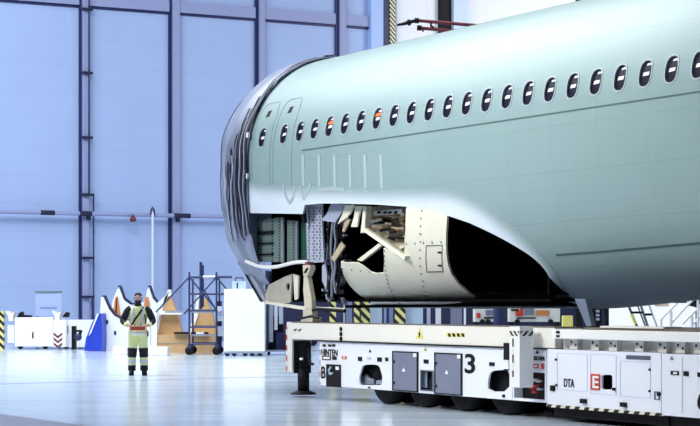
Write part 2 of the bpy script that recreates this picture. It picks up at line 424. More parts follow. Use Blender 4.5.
# wall services
t = thing('wall_pipe', 'long horizontal grey service pipe running across the blue hangar wall', 'pipe', MW @ Matrix.Translation((0, 0, 0)))
z = wpt(80, 214)[1]
mb = MB(MW); mb.tube([(wx(-120), -.42, z), (wx(250), -.42, z)], 0.085); obj('pipe_run', mb, 'wallrib', t)
for a, c in ((37, 51), (76, 88), (170, 186)):
    mb = MB(MW); mb.tube([(wx(a), -.42, z), (wx(c), -.42, z)], 0.10); obj('pipe_sleeve', mb, 'navy', t)
for xq in (86, 175, 263):
    mb = MB(MW); mb.box(wx(xq)-.06, wx(xq)+.06, -.42, -.15, z-.25, z-.05); obj('pipe_bracket', mb, 'navy', t)
t = thing('conduit', 'thin upright conduit clipped beside the leftmost wall column', 'conduit', MW @ Matrix.Translation((wx(88), -.3, 0)))
z1, z2 = wpt(88, 200)[1], wpt(90, 196)[1]
mb = MB(MW); mb.tube([(wx(86.5), -.3, WH-1), (wx(86.5), -.3, z2), (wx(91), -.3, z2), (wx(91), -.3, 0.4)], 0.035, 6); obj('conduit_tube', mb, 'tube', t)
for yq in (10, 73.5, 138, 195, 258, 297):
    zz = wpt(82, yq)[1]; mb = MB(MW); mb.box(wx(80), wx(90 if yq < 150 else 91.5), -.36, -.22, zz-.05, zz+.05); obj('conduit_clip', mb, 'navy', t)
t = thing('drop_hose', 'white hose hanging from a dark hook on the wall pipe', 'hose', MW @ Matrix.Translation((wx(147), -.5, 0)))
z1 = wpt(147, 213)[1]
mb = MB(MW); mb.tube([(wx(147), -.62, z1), (wx(147), -.62, wpt(147, 300)[1])], 0.05, 8); obj('hose', mb, 'reflect', t)
mb = MB(MW); mb.tube([(wx(145.5), -.6, z1-.1), (wx(145.8), -.6, z1+.1), (wx(147), -.6, z1+.2), (wx(148.4), -.6, z1+.1), (wx(149), -.6, z1-.1)], 0.04, 8); obj('hook', mb, 'navy', t)
t = thing('alarm_lamp', 'small dark red lamp hanging below the wall pipe', 'lamp', MW @ Matrix.Translation((wx(127.5), -.42, wpt(127.5, 222)[1])))
z1 = wpt(127.5, 219.5)[1]
mb = MB(MW); mb.lathe((wx(127.5), -.62, z1-.12), [(0.05, 0), (0.12, .03), (0.14, .12), (0.08, .2), (0.03, .26)]); obj('lamp_body', mb, 'darkred', t)
mb = MB(MW); mb.tube([(wx(127.5), -.62, z1+.1), (wx(127.5), -.62, z1+.2)], 0.02, 6); obj('lamp_stem', mb, 'navy', t)

# ================================================================ FUSELAGE
fus = thing('aircraft_fuselage', 'pale green unpainted airliner fuselage with a window row and open belly above the transporter', 'aircraft', MA)
UL, UR = -2.0, 15.5
WINX = [262.2, 283.8, 299.9, 314.6, 329.7, 345.1, 361.1, 377.5, 394.1, 411.6, 429.8, 448.3, 467.3, 486.8, 507.4, 528.3, 550.2, 573.2, 596.6, 621.1, 646.3, 672.7, 699.3]
wphi = math.asin(0.37/RF)
wins = [(-1.454, wphi), (-0.608, wphi)]+[(i*0.533, wphi) for i in range(22)]
def wpoly(u, ph, a, b, n=24): return [(u+x, ph*W2+y*W2/RF) for x, y in ell(0, 0, a, b, n, 2.7)]
open_top = [(249.3, 213), (275, 213.5), (303, 214), (305, 205), (322, 203.5), (340, 203.5), (375, 204.5), (405, 206.5), (425, 209.5), (448, 215.5), (470, 223), (490, 232), (510, 242.5), (530, 254.5), (543, 266), (550, 277), (555, 290), (556, 297)]
ot = PH(open_top)
ot[0] = (UL-0.3, ot[0][1])
arc = smoothpoly(ot[10:], 2, False)
open_poly = ot[:10]+arc+[(arc[-1][0]+.02, -1.72*W2), (UL-0.3, -1.72*W2)]
outer_poly = [(UL, -math.pi*W2+1e-4), (UR, -math.pi*W2+1e-4), (UR, math.pi*W2-1e-4), (UL, math.pi*W2-1e-4)]
# the opening runs to the left edge, so carve it out of the boundary polygon itself
u_left = UL
otc = [(max(UL, u), w) for u, w in ot[:10]+arc]
outer2 = [(UL, -math.pi*W2+1e-4), (UR, -math.pi*W2+1e-4), (UR, math.pi*W2-1e-4), (UL, math.pi*W2-1e-4)]+otc+[(arc[-1][0]+.02, -1.72*W2), (UL, -1.72*W2)]
mb = MB(); holes = [wpoly(u, ph, 0.125, 0.18) for u, ph in wins]
vs, fs = sheet(mb, outer2, holes, skinmap(0), 0.03, 0.16, 0.16)
sk = obj('fuselage_skin', mb, 'green', fus, recalc=False)
uvl = sk.data.uv_layers.new(name='UVMap'); nV = len(vs)
for lp in sk.data.loops:
    i = lp.vertex_index
    if i < 2*nV: x, y = vs[i % nV]; uvl.data[lp.index].uv = (x+20.2, y/W2*RF+20)
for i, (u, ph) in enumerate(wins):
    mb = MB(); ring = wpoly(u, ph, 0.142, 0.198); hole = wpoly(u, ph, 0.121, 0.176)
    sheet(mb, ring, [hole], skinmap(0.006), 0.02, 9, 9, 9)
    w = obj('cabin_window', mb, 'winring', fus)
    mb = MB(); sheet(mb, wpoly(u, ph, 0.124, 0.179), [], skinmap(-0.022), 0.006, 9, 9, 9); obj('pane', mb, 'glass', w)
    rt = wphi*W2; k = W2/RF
    mb = MB(); patch(mb, [(u-.07, (ph*RF-.03)*k), (u+.05, (ph*RF-.025)*k), (u+.06, (ph*RF+.025)*k), (u-.06, (ph*RF+.02)*k)], -0.016, 0.004, 9, 9); obj('pane_patch', mb, 'whiter', w)  # small white quad set just over the pane
    mb = MB(); patch(mb, [(u-.02, (ph*RF+.11)*k), (u+.08, (ph*RF+.115)*k), (u+.06, (ph*RF+.145)*k), (u-.01, (ph*RF+.14)*k)], -0.016, 0.004, 9, 9); obj('upper_patch', mb, 'reflect', w)  # narrow pale quad near the top of the pane
    if i in (4, 7):
        mb = MB(); patch(mb, [(u-.10, (ph*RF+.04)*k), (u+.10, (ph*RF+.04)*k), (u+.11, (ph*RF+.10)*k), (u-.09, (ph*RF+.09)*k)], -0.014, 0.004, 9, 9); obj('orange_tag', mb, 'orange', w, 'orange marker in the cabin window')
def strip(mb, pts, w, off=0.004, th=0.003):   # thin band following (u,w) points
    for a, b in zip(pts, pts[1:]):
        a = Vector(a); b = Vector(b); d = (b-a); L = d.length; d.normalize(); q = Vector((-d.y, d.x))*w/2
        patch(mb, [tuple(a-q), tuple(b-q), tuple(b+q), tuple(a+q)], off, th, 9, 0.12)
# lap joint and seam
lp = PH([(302, 151), (700, 91)]); wl = (lp[0][1]+lp[1][1])/2
mb = MB(); strip(mb, [(lp[0][0], wl), (UR, wl)], 0.022); obj('lap_joint', mb, 'lap', fus)
sm_ = PH([(556, 255), (600, 252), (650, 247.5), (700, 243)]); mb = MB(); strip(mb, sm_+[(UR, sm_[-1][1]+.05)], 0.026); obj('belly_seam', mb, 'lap', fus)
cr = hit(450, 28); mb = MB(); strip(mb, [(-1.9, 1.30*W2), (UR, 1.30*W2)], 0.018); obj('crown_joint', mb, 'doorline', fus)
# pale band above the wheel bay
tb = [(249.5, 181), (262, 184), (300, 185.5), (340, 187), (386, 188.5), (410, 188), (442, 187.5), (460, 192), (480, 202), (500, 217), (520, 233), (540, 252), (556, 272), (566, 292), (567, 300)]
tbp = smoothpoly(PH(tb), 1, False); tbp[0] = (UL, tbp[0][1])
bp_ = [(max(UL, u), w+0.0) for u, w in ot[:10]+arc]
mb = MB(); vs_b, fs_b = sheet(mb, tbp+bp_[::-1], [], skinmap(0.006), 0.004, 0.09, 0.09, 0.09)
sb = obj('sealant_band', mb, 'pale', fus, 'whitish band sweeping above the open bay', recalc=False)
ca = sb.data.attributes.new('pale', 'FLOAT', 'POINT'); nb = len(vs_b)
def dseg(p, a, b):
    p, a, b = Vector(p), Vector(a), Vector(b); d = b-a; t_ = max(0, min(1, (p-a).dot(d)/max(1e-9, d.length_squared))); return (p-a-d*t_).length
ds_ = [min(dseg(p, a, b) for a, b in zip(tbp[:-1], tbp[1:])) for p in vs_b]
for i in range(len(sb.data.vertices)): ca.data[i].value = sstep(ds_[i % nb], 0.0, 0.26) if i < 2*nb else 0.9
mB = mat('sealant_band_blend', (0.70, 0.78, 0.90), 0.35, noise=0.05, scale=3); nt = mB.node_tree; bs = nt.nodes['Principled BSDF']
at_ = nt.nodes.new('ShaderNodeAttribute'); at_.attribute_name = 'pale'; old = bs.inputs['Base Color'].links[0].from_socket
mx = nt.nodes.new('ShaderNodeMix'); mx.data_type = 'RGBA'; mx.inputs['A'].default_value = (0.262, 0.378, 0.395, 1)
nt.links.new(at_.outputs['Fac'], mx.inputs['Factor']); nt.links.new(old, mx.inputs['B']); nt.links.new(mx.outputs['Result'], bs.inputs['Base Color'])
sb.data.materials[0] = mB
mb = MB()
M['palestrip'] = mat('pale_strip', (0.40, 0.50, 0.54), 0.4)
for xq in (303, 319, 334.5, 350, 365, 381):
    mb = MB(); a = hit(xq, 155); c = hit(xq+1.5, 192); u_, w0_, w1_ = a[0], a[1]*W2, c[1]*W2
    patch(mb, [(u_-.045, w0_), (u_+.045, w0_), (u_+.045, w1_), (u_-.045, w1_)], 0.007, .003, 9, 9); obj('masking_strip', mb, 'palestrip', fus, 'pale upright strip')
for px in ([(283, 183), (286, 196), (290, 203), (294, 197), (295, 186)], [(300, 186), (304, 199), (309, 190), (311, 183)], [(318, 190), (332, 188.5), (345, 189.5)]):
    mb = MB(); strip(mb, PH(px), 0.06, 0.011); obj('sealant_smear', mb, 'palestrip', fus, 'hand-brushed pale smear')
for (uu, x0) in ((-1.454, 0), (-0.608, 1)):
    mb = MB(); k = W2/RF; c0 = wphi*RF
    o_ = [(uu+x, (c0-0.28+y)*k) for x, y in ell(0, 0, 0.36, 0.98, 28, 5)]; strip(mb, o_+[o_[0]], 0.014)
    obj('exit_hatch_outline', mb, 'doorline', fus)
    mb = MB(); patch(mb, [(uu-.07, (c0+.40)*k), (uu+.05, (c0+.40)*k), (uu+.07, (c0+.52)*k), (uu-.05, (c0+.52)*k)], 0.006, 0.006, 9); obj('hatch_port', mb, 'black', fus)

# bay walls painted near-black, so the opening reads as deep shade
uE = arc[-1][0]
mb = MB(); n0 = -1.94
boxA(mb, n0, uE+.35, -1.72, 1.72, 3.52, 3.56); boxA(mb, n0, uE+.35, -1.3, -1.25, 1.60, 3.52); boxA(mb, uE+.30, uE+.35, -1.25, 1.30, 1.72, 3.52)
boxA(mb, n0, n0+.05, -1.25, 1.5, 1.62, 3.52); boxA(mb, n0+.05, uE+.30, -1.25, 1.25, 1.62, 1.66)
obj('bay_shade_lining', mb, 'void', fus)
# left bay: ribbed green frames
mb = MB(); polyA(mb, [(256.5, 220), (283, 217), (283, 262), (257, 262)], 1.70, .03)
mb.m = 1
for y in (232, 233.8, 243.5, 254.5): rectA(mb, 258, y-.9, 272, y+0.7, 1.74, .035)
for y in range(219, 262, 3):
    for x in (257.5, 272, 279): rectA(mb, x-.5, y-.6, x+.6, y+.6, 1.708, .01)
obj('ribbed_bulkhead', mb, ['baygreen', 'black'], fus)
mb = MB(); rectA(mb, 281.3, 219, 283, 263, 1.73, .03); obj('frame_flange', mb, 'steel', fus)
mb = MB(); polyA(mb, [(287, 220), (297, 221), (297, 262), (287, 262)], 1.66, .03); mb.m = 1
for y in range(223, 262, 3): rectA(mb, 292.7, y-.6, 293.8, y+.6, 1.668, .01)
obj('ribbed_bulkhead', mb, ['baygreen', 'black'], fus)
mb = MB(); rectA(mb, 295.8, 221, 297.2, 262, 1.68, .03); obj('frame_flange', mb, 'steel', fus)
mb = MB(); rectA(mb, 299.5, 222, 306, 262, 1.60, .04); obj('inner_frame', mb, 'darkgreen', fus)
mb = MB(); tubeA(mb, [(x, y, 1.80) for x, y in smoothpoly([(246, 261), (250, 263), (257, 266), (266, 267.3), (276, 267), (286, 264.5), (296, 262), (308, 262)], 2, False)], 0.034); obj('white_hose', mb, 'whiter', fus, 'white hose sagging across the open bay')
# perforated frame
mb = MB(); polyA(mb, [(305.5, 204), (322, 204), (322, 222), (324, 262), (307, 263)], 1.72, .03); mb.m = 1
for i, y in enumerate(range(208, 262, 3)):
    for x in ((308.5, 314, 319.5) if i % 2 else (309, 313, 316.5, 320)): rectA(mb, x-.5, y-.6, x+.5, y+.6, 1.728, .01)
obj('perforated_frame', mb, ['lilac', 'black'], fus)
mb = MB(); tubeA(mb, [(303, 208, 1.82), (303, 216, 1.82)], .06); tubeA(mb, [(304, 214, 1.82), (304.5, 223, 1.82)], .045); obj('hinge_fitting', mb, 'black', fus)
# torn hardware
mb = MB()
for i in range(150):
    x = random.uniform(321, 345); y = random.uniform(214, 300)
    if random.random() < (x-321)/70: continue
    v = random.uniform(1.35, 1.62); mb.m = random.choice((0, 0, 1, 1, 1, 2))
    w_, h_ = random.uniform(.6, 2.2), random.uniform(1, 5); rectA(mb, x, y, x+w_, y+h_, v, random.uniform(.03, .15))
obj('torn_brackets', mb, ['lilac', 'black', 'steel'], fus, 'tangle of cut metal brackets', kind='stuff')
for j in range(7):
    x = 324+j*2.9; pts = [(x+random.uniform(-2, 2), 216+k*13+random.uniform(-3, 3), 1.66) for k in range(7)]
    mb = MB(); tubeA(mb, pts, random.choice((.012, .02, .025)), 6); obj('cable', mb, random.choice(('lilac', 'black', 'steel', 'black', 'black')), fus)
mb = MB(); polyA(mb, [(322, 266), (325, 263), (327, 276), (326, 290), (322, 280)], 1.68, .03); obj('lug_plate', mb, 'lilac', fus)
for px, m_ in (([(331, 203.5), (344, 204.5), (341, 213), (335, 222.5), (321.5, 220.5), (327, 213)], 'foilw'),
               ([(345, 205), (353.5, 205), (351, 212), (347, 217), (337.5, 224), (342, 215)], 'cream'),
               ([(355, 206), (361.6, 206), (358.5, 217), (357, 227), (350.8, 227), (354, 216)], 'cream')):
    mb = MB(); polyA(mb, px, 1.74, .03); obj('wing_root_rib', mb, m_, fus)
for px in ([(334, 262), (331, 258), (341, 242), (344.5, 246)], [(346, 216), (350, 220), (344, 232), (342, 231)]):
    mb = MB(); polyA(mb, px, 1.7, .03); obj('rib_flange', mb, 'tan', fus)
for px in ([(363.2, 206), (366.2, 206), (364.5, 232), (360.5, 233)],):
    mb = MB(); polyA(mb, px, 1.76, .10); obj('rib_post', mb, 'cream', fus)
mb = MB(); polyA(mb, [(366, 206.5), (407, 206.5), (407, 259), (366, 232)], 1.25, .03); obj('wing_box_wall', mb, 'tan', fus)
mb = MB()
for i in range(46):
    x = random.uniform(367, 401); y = random.uniform(212, 224+(x-367)*.72); mb.m = random.choice((0, 1, 1, 2, 3))
    L = random.uniform(4, 15); q = random.uniform(-2.2, 2.2); h_ = random.uniform(.8, 3.0)
    x2 = min(404, x+L); polyA(mb, [(x, y), (x2, y+q), (x2, y+q+h_), (x, y+h_)], random.uniform(1.28, 1.42), .03)
obj('torn_lining', mb, ['tan', 'wood', 'cream', 'black'], fus, 'crumpled brown lining strips', kind='stuff')
mb = MB(); rectA(mb, 374, 210, 402, 214.5, 1.5, .05); obj('white_tray', mb, 'whiter', fus)
mb = MB()
for x in (377, 383, 388, 394): rectA(mb, x, 211.5, x+2.6, 213.6, 1.52, .02)
obj('tray_clips', mb, 'black', fus)
mb = MB(); polyA(mb, [(361, 229.6), (365, 228.3), (405.5, 256), (404, 260)], 1.80, .07); obj('diagonal_spar', mb, 'cream', fus)
mb = MB(); polyA(mb, [(357, 260), (379, 243), (381.5, 245.5), (361.5, 261.5)], 1.6, .05); obj('bay_strut', mb, 'cream', fus)
# cream wheel bay panel, bent round the belly
cp = [(341.5, 261), (344, 262.5), (357, 262.5), (363, 266), (370.5, 272), (375.5, 273.5), (384, 273), (385, 260), (384, 248), (393, 252.5), (405.5, 260), (406, 230), (407, 207), (420, 208.5), (435, 211.8), (448, 215.6), (447, 228), (446.5, 246), (448, 262), (452, 274), (459, 284), (468, 292), (475, 297.3), (462, 301.5), (445, 303.8), (420, 305.8), (395, 306), (375, 302.5), (361, 295.5), (350, 285), (344, 275), (341.5, 267)]
cpp = PH(cp)
mb = MB(); patch(mb, cpp, 0.012, 0.035, 0.12, 0.08); obj('wheel_bay_panel', mb, 'cream', fus, 'cream rounded belly panel')
mb = MB()
for px in ([(422.5, 210), (421, 245), (423, 280), (428, 300)], [(385, 250), (386, 272), (391, 290), (400, 303)], [(407, 243), (446, 241)], [(343, 268), (384, 272.5)]):
    P_ = PH(px); P_ = [tuple(Vector(a).lerp(Vector(b), t/9)) for a, b in zip(P_, P_[1:]) for t in range(9)]
    for u, w_ in P_[::2]: patch(mb, [(u-.012, w_-.02), (u+.012, w_-.02), (u+.012, w_+.005), (u-.012, w_+.005)], 0.018, .004, 9, 9)
obj('rivet_lines', mb, 'line', fus, kind='stuff')
q = PH([(427, 245.5), (443, 245), (443.5, 271), (427.5, 271.5)]); mb = MB(); strip(mb, q+[q[0]], 0.012, 0.018); obj('access_hatch', mb, 'line', fus)
for y in (252, 265):
    q = PH([(438.5, y-.8), (442.5, y-.8), (442.5, y+.9), (438.5, y+.9)]); mb = MB(); patch(mb, q, 0.02, .004, 9, 9); obj('hatch_latch', mb, 'black', fus)
# lower keel pieces left
for px, v, m_ in (([(264.8, 296.4), (268.5, 285), (284.5, 276.7), (292, 273.8), (290.5, 302), (282.6, 304), (265.7, 301)], 1.60, 'keelc'),
              ([(293, 274), (298.6, 275.7), (297.7, 298), (294.5, 300)], 1.58, 'cream')):
    mb = MB(); P_ = [uz(x, y, v) for x, y in px]; h_ = [uz(x, y, v) for x, y in ell(288, 286.6, 1.7, 4, 14)] if m_ == 'keelc' else None
    planeA_sheet(mb, P_, [h_] if h_ else [], v, .03); obj('keel_panel', mb, m_, fus)
mb = MB(); polyA(mb, [(262, 298.5), (268, 301.5), (300, 306), (345, 308), (345, 310.5), (300, 309.5), (264, 303.5)], 1.62, .04); obj('keel_rail', mb, 'cream', fus)
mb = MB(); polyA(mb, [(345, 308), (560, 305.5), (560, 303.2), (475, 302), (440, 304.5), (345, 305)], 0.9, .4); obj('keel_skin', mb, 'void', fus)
mb = MB(); polyA(mb, [(236, 254), (243, 260), (254, 279), (264, 297), (266, 303), (260, 300), (250, 284), (240, 266)], 1.62, .10); obj('frame_edge', mb, 'foilw', fus, 'pale lower edge of the cut frame')
mb = MB(); polyA(mb, [(237.5, 262), (240, 264), (262, 302), (260, 301.5)], 1.66, .02); obj('frame_edge', mb, 'black', fus)

# plastic foil wrapped over the cut end
def foilS(s, ph):
    u = UL+0.08-1.42*s; r = RF*(1.018+0.03*math.sin(math.pi*s)-0.075*s**2.2)
    if ph < -0.25: r *= 1-0.12*sstep(-ph, 0.25, 1.3)*(s*0.6)
    low = sstep(-ph, -0.7, 0.3); wr = (0.006+.016*low)*math.sin(ph*6+s*12)+0.010*low*math.sin(ph*13-s*21)
    r += wr*min(1, s*4)
    rr_ = rad(UL, ph)/RF
    return A(u, r*rr_*math.cos(ph), ZC+r*rr_*math.sin(ph))
mb = MB(); mb.smooth = True; N1, N2 = 26, 200; vs = []; fs = []
ph0, ph1 = -0.98, math.pi+0.98
for i in range(N1+1):
    for k in range(N2+1): vs.append(foilS(i/N1, ph0+(ph1-ph0)*k/N2))
for i in range(N1):
    for k in range(N2): fs.append((i*(N2+1)+k, i*(N2+1)+k+1, (i+1)*(N2+1)+k+1, (i+1)*(N2+1)+k))
base = len(vs)
for k in range(N2+1):
    p = foilS(1, ph0+(ph1-ph0)*k/N2); c = A(UL-1.2, 0, ZC-0.3); vs.append(p.lerp(c, .35)+(-DU)*.06)
for k in range(N2): fs.append((N1*(N2+1)+k, N1*(N2+1)+k+1, base+k+1, base+k))
vs.append(A(UL-1.25, 0, ZC-0.3)); c = len(vs)-1
for k in range(N2): fs.append((base+k, base+k+1, c))
mb.add(vs, fs); obj('foil_cover', mb, 'foil', fus, 'grey plastic foil stretched over the open end')
def fold(s0, s1, pa, pb, m_, lift):
    mb = MB(); mb.smooth = True; K = 40; vs = []; fs = []
    for k in range(K+1):
        t_ = k/K; ph = pa+(pb-pa)*t_; wv = 0.03*math.sin(t_*17+s0*20)
        for q_, l_ in ((s0, 0.0), ((s0*2+s1)/3, 1.0), ((s0+s1*2)/3, 1.0), (s1, 0.0)):
            p = foilS(max(0, q_+wv*.5), ph); ax = A(0, 0, ZC); loc = MAI @ p; rv = Vector((0, loc.y, loc.z-ZC)).normalized()
            loc += rv*(0.012+lift*l_); vs.append(MA @ loc)
    for k in range(K):
        for j in range(3): fs.append((k*4+j, k*4+j+1, k*4+5+j, k*4+4+j))
    mb.add(vs, fs); o = obj('foil_fold', mb, m_, fus); s_ = o.modifiers.new('solid', 'SOLIDIFY'); s_.thickness = 0.01; s_.offset = 0; return o
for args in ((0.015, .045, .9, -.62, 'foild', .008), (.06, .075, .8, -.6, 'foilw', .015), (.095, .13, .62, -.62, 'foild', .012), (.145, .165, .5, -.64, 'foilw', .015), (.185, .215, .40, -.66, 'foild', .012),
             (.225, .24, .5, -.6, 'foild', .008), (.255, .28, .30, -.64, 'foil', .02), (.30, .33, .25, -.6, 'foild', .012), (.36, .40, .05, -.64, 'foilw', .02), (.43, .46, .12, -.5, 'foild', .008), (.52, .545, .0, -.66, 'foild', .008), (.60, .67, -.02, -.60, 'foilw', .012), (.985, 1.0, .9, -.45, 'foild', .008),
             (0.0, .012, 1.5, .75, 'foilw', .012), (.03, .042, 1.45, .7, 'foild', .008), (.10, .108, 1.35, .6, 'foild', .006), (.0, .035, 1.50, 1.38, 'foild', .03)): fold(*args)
for xq, yq in ((243, 152), (247, 135), (243.5, 172), (246, 176)):
    mb = MB(); rectA(mb, xq-1, yq-2.5, xq+1, yq+2.5, 2.03, .04); obj('foil_clip', mb, 'whiter', fus)

# ================================================================ TRANSPORTER
VF = 2.5
def module(name, label, x0, x1, v, holes_px=(), zt=.96, z0=.235, ux1=None):
    u0 = uof(x0, v); u1 = ux1 if ux1 else uof(x1, v)
    t = thing(name, label, 'transporter', MA @ Matrix.Translation(((u0+u1)/2, 0, 0)))
    mb = MB(); boxA(mb, u0+.02, u1-.02, -VF, v-.16, z0+.01, zt-.02); obj('chassis', mb, 'black', t)
    mb = MB(); hs = []
    for h_ in holes_px: hs.append([uz(x, y, v) for x, y in h_])
    planeA_sheet(mb, [(u0, z0), (u1, z0), (u1, zt), (u0, zt)], hs, v, .03); obj('side_panel', mb, 'white', t)
    mb = MB(); boxA(mb, u0, u1, -VF, v-.031, zt-.02, zt); obj('top_plate', mb, 'greydoor', t)
    mb = MB(); boxA(mb, u1-.02, u1, -VF, v-.031, z0, zt-.021); boxA(mb, u0, u0+.02, -VF, v-.031, z0, zt-.021); obj('end_plate', mb, 'white', t)
    return t, u0, u1
arch = ell(370.7, 376, 11.5, 11.5, 20, 4); arch = [(x if y > 372 else 370.7+(x-370.7)*.86, min(y, 385)) for x, y in arch]
arch2 = [(487, 391), (487.5, 382), (490, 374), (494, 370.5), (509, 370.5), (509, 391)]
arch2 = smoothpoly([(488, 391.5), (488, 380), (490.5, 371), (500, 370), (509.8, 370), (509.8, 391.5)], 1)
tA, uA0, uA1 = module('transporter_module', 'long white transporter module with grey doors and a large black 3 on its side', 320, 512, VF, [arch, [(420, 370.5), (432.8, 370.8), (432.8, 391), (420, 390)], arch2])
def lab(parent, name, x0, y0, x1, y1, m_, v=VF, th=.012, label=None, bevel=0):
    mb = MB(); rectA(mb, x0, y0, x1, y1, v+th, th+.002); return obj(name, mb, m_, parent, label, bevel)
def ltext(parent, body, x0, y0, x1, y1, m_='black', v=VF):
    mb = MB(); textA(mb, body, x0, y0, x1, y1, v+.002, .006); return obj('lettering', mb, m_, parent)
def tri(parent, x0, y0, x1, y1, m_='yellow', v=VF, mark=True):
    mb = MB(); polyA(mb, [(x0, y1), (x1, y1+.1), ((x0+x1)/2, y0)], v+.008, .008); o = obj('warning_triangle', mb, m_, parent)
    if mark:
        mb = MB(); xm = (x0+x1)/2; h_ = y1-y0; polyA(mb, [(xm-.7, y0+h_*.4), (xm+.7, y0+h_*.4), (xm+.4, y1-h_*.15), (xm-.6, y1-h_*.15)], v+.012, .004); obj('warning_mark', mb, 'black', o)
ltext(tA, 'HINTEN', 321.6, 349.3, 337.6, 355.6); ltext(tA, 'B', 321.4, 366.5, 325.6, 378.5)
for x in (322.5, 328, 332): lab(tA, 'type_mark', x, 344.3, x+2.8, 346.6, 'black')
lab(tA, 'label_plate', 322, 355.8, 330.5, 360, 'black'); lab(tA, 'label_insert', 323, 356.8, 329.8, 359, 'whiter', VF+.012, .003)
lab(tA, 'socket', 332, 356.3, 336, 359.8, 'black'); lab(tA, 'red_button_plate', 341.6, 356.2, 346, 359, 'red'); lab(tA, 'button', 343, 357, 345, 358.3, 'whiter', VF+.012, .01)
o = lab(tA, 'control_panel', 326, 364.5, 340, 387, 'black', th=.02)
mb = MB(); rectA(mb, 335.5, 366.5, 338.8, 370, VF+.026, .006); obj('notice', mb, 'whiter', o)
mb = MB(); tubeA(mb, [(331, 367, VF+.03), (329, 370, VF+.03), (330, 374, VF+.03), (333, 373, VF+.03)], .02); obj('crank_handle', mb, 'lblue', o)
mb = MB(); rectA(mb, 319.7, 343, 320.5, 384, VF+.002, .002); obj('edge_marking', mb, 'redW', tA, 'red and white edge tape')
for x0, y0, x1, y1 in ((357.8, 356.8, 361.5, 361), (367, 357, 370.5, 359.5), (377, 357.5, 381.3, 361.7), (385, 357.5, 387.7, 361.2), (423.5, 359.5, 428, 363.5), (489, 362.3, 494, 366)):
    lab(tA, 'label_plate', x0, y0, x1, y1, 'black' if x0 != 367 else 'lblue')
tri(tA, 368.5, 349.5, 371, 352.3, 'black', mark=False); tri(tA, 423.5, 347.5, 427, 351, 'yellow'); tri(tA, 367.5, 386.2, 370.5, 388.4, 'black', mark=False)
for i, (x0, y0, x1, y1) in enumerate(((392, 351.5, 417.5, 391.5), (434, 353, 461.5, 394.8))):
    mb = MB(); frameA(mb, x0, y0, x1, y1, VF+.02, .025, .018); fr = obj('door_frame', mb, 'black', tA)
    mb = MB(); rectA(mb, x0+1, y0+1, x1-1, y1-1, VF+.014, .014); d_ = obj('cabinet_door', mb, 'greydoor', tA)
    mb = MB(); rectA(mb, x1-4.5, y0+1.8, x1-.8, y0+5.5, VF+.018, .004); obj('notice', mb, 'whiter', d_)
    xm = x0+.45*(x1-x0); mb = MB(); polyA(mb, [(xm-1.8, (y0+y1)/2), (xm+1.8, (y0+y1)/2), (xm, (y0+y1)/2-4)], VF+.018, .004); obj('warning_triangle', mb, 'whiter', d_)
    for yy in (y0+9, y1-10): mb = MB(); rectA(mb, x0+.3, yy, x0+2.2, yy+2.4, VF+.03, .012); obj('hinge', mb, 'black', d_)
mb = MB(); frameA(mb, 420, 370.2, 433, 391, VF+.012, .014, .018); obj('hatch_frame', mb, 'line', tA)
mb = MB(); polyA(mb, [(421, 372), (427, 372), (427, 388), (421, 387.5)], VF-.09, .01); obj('inner_plate', mb, 'lblue', tA)
mb = MB(); mb.X = MA; u_, z_ = uz(429.5, 385, VF-.05); mb.lathe((u_, -(VF-.12), z_), [(.03, -.03), (.12, -.02), (.12, .03), (.03, .04)], 'y'); obj('hose_reel', mb, 'rubber', tA)
mb = MB(); polyA(mb, [(362, 384), (362, 377), (366, 374), (369, 378), (374, 379), (374, 384)], VF-.10, .03); obj('valve_block', mb, 'steel', tA)
mb = MB(); polyA(mb, [(376, 384), (376, 380.5), (381, 380), (381.5, 384)], VF-.03, .03); obj('valve_block', mb, 'steel', tA)
ltext(tA, '3', 465, 353.8, 475.2, 373.6)
lab(tA, 'latch', 502, 394.5, 504.5, 397.5, 'black')
# module hydraulic gap parts
lab(tA, 'hydraulic_hose_cover', 503.5, 343, 509, 370, 'black', th=.06); lab(tA, 'sight_glass', 503.5, 360, 508, 369, 'white', VF+.06, .02)
def wheels(parent, us, v=VF):
    for u in us:
        for vs_ in (1, -1):
            for k in (0, 1):
                mb = MB(MA); vv = vs_*(v-.30-k*.36); mb.lathe((u, -vv, .375), [(.19, -.14), (.33, -.15), (.372, -.10), (.375, 0), (.372, .10), (.33, .15), (.19, .14)], 'y', 28); w = obj('tyre', mb, 'rubber', parent)
                mb = MB(MA); mb.lathe((u, -vv, .375), [(.05, -.10), (.188, -.11), (.188, .11), (.05, .10)], 'y', 20); obj('wheel_hub', mb, 'steel' if k else 'black', w)
wheels(tA, (3.56, 4.66, 5.8, 6.9))
mb = MB(); boxA(mb, 5.3, uA1, -2.0, 1.7, .06, .236); obj('underframe', mb, 'black', tA)
# tool box hanging at the joint
tB, uB0, uB1 = module('connection_module', 'narrow white connection unit with black socket panel between the two long modules', 512.6, 546.5, VF, [[(514, 371), (544.8, 373), (544.8, 400), (514, 397.5)]])
ltext(tB, 'OSCHER', 532.3, 356.3, 545, 360.5); tri(tB, 535.5, 350, 538.5, 353.5, 'black', mark=False)
lab(tB, 'red_label', 532.5, 363.8, 538, 368, 'red'); lab(tB, 'label_insert', 534, 365, 537, 367, 'whiter', VF+.012, .003); lab(tB, 'red_label', 540.8, 363.5, 543.5, 369, 'red')
for x, y, m_ in ((534, 382, 'red'), (538, 380, 'whiter'), (542, 381, 'whiter'), (536, 388, 'red'), (540, 386, 'red'), (543, 389, 'lblue'), (538, 392, 'red')):
    mb = MB(MA); u_, z_ = uz(x, y, VF-.14); mb.lathe((u_, -(VF-.10), z_), [(.014, -.06), (.02, -.02), (.02, .04)], 'y', 10); obj('plug', mb, m_, tB)
mb = MB(); boxA(mb, uB0, uB1, -2.0, 1.9, .05, .236); obj('underframe', mb, 'black', tB)
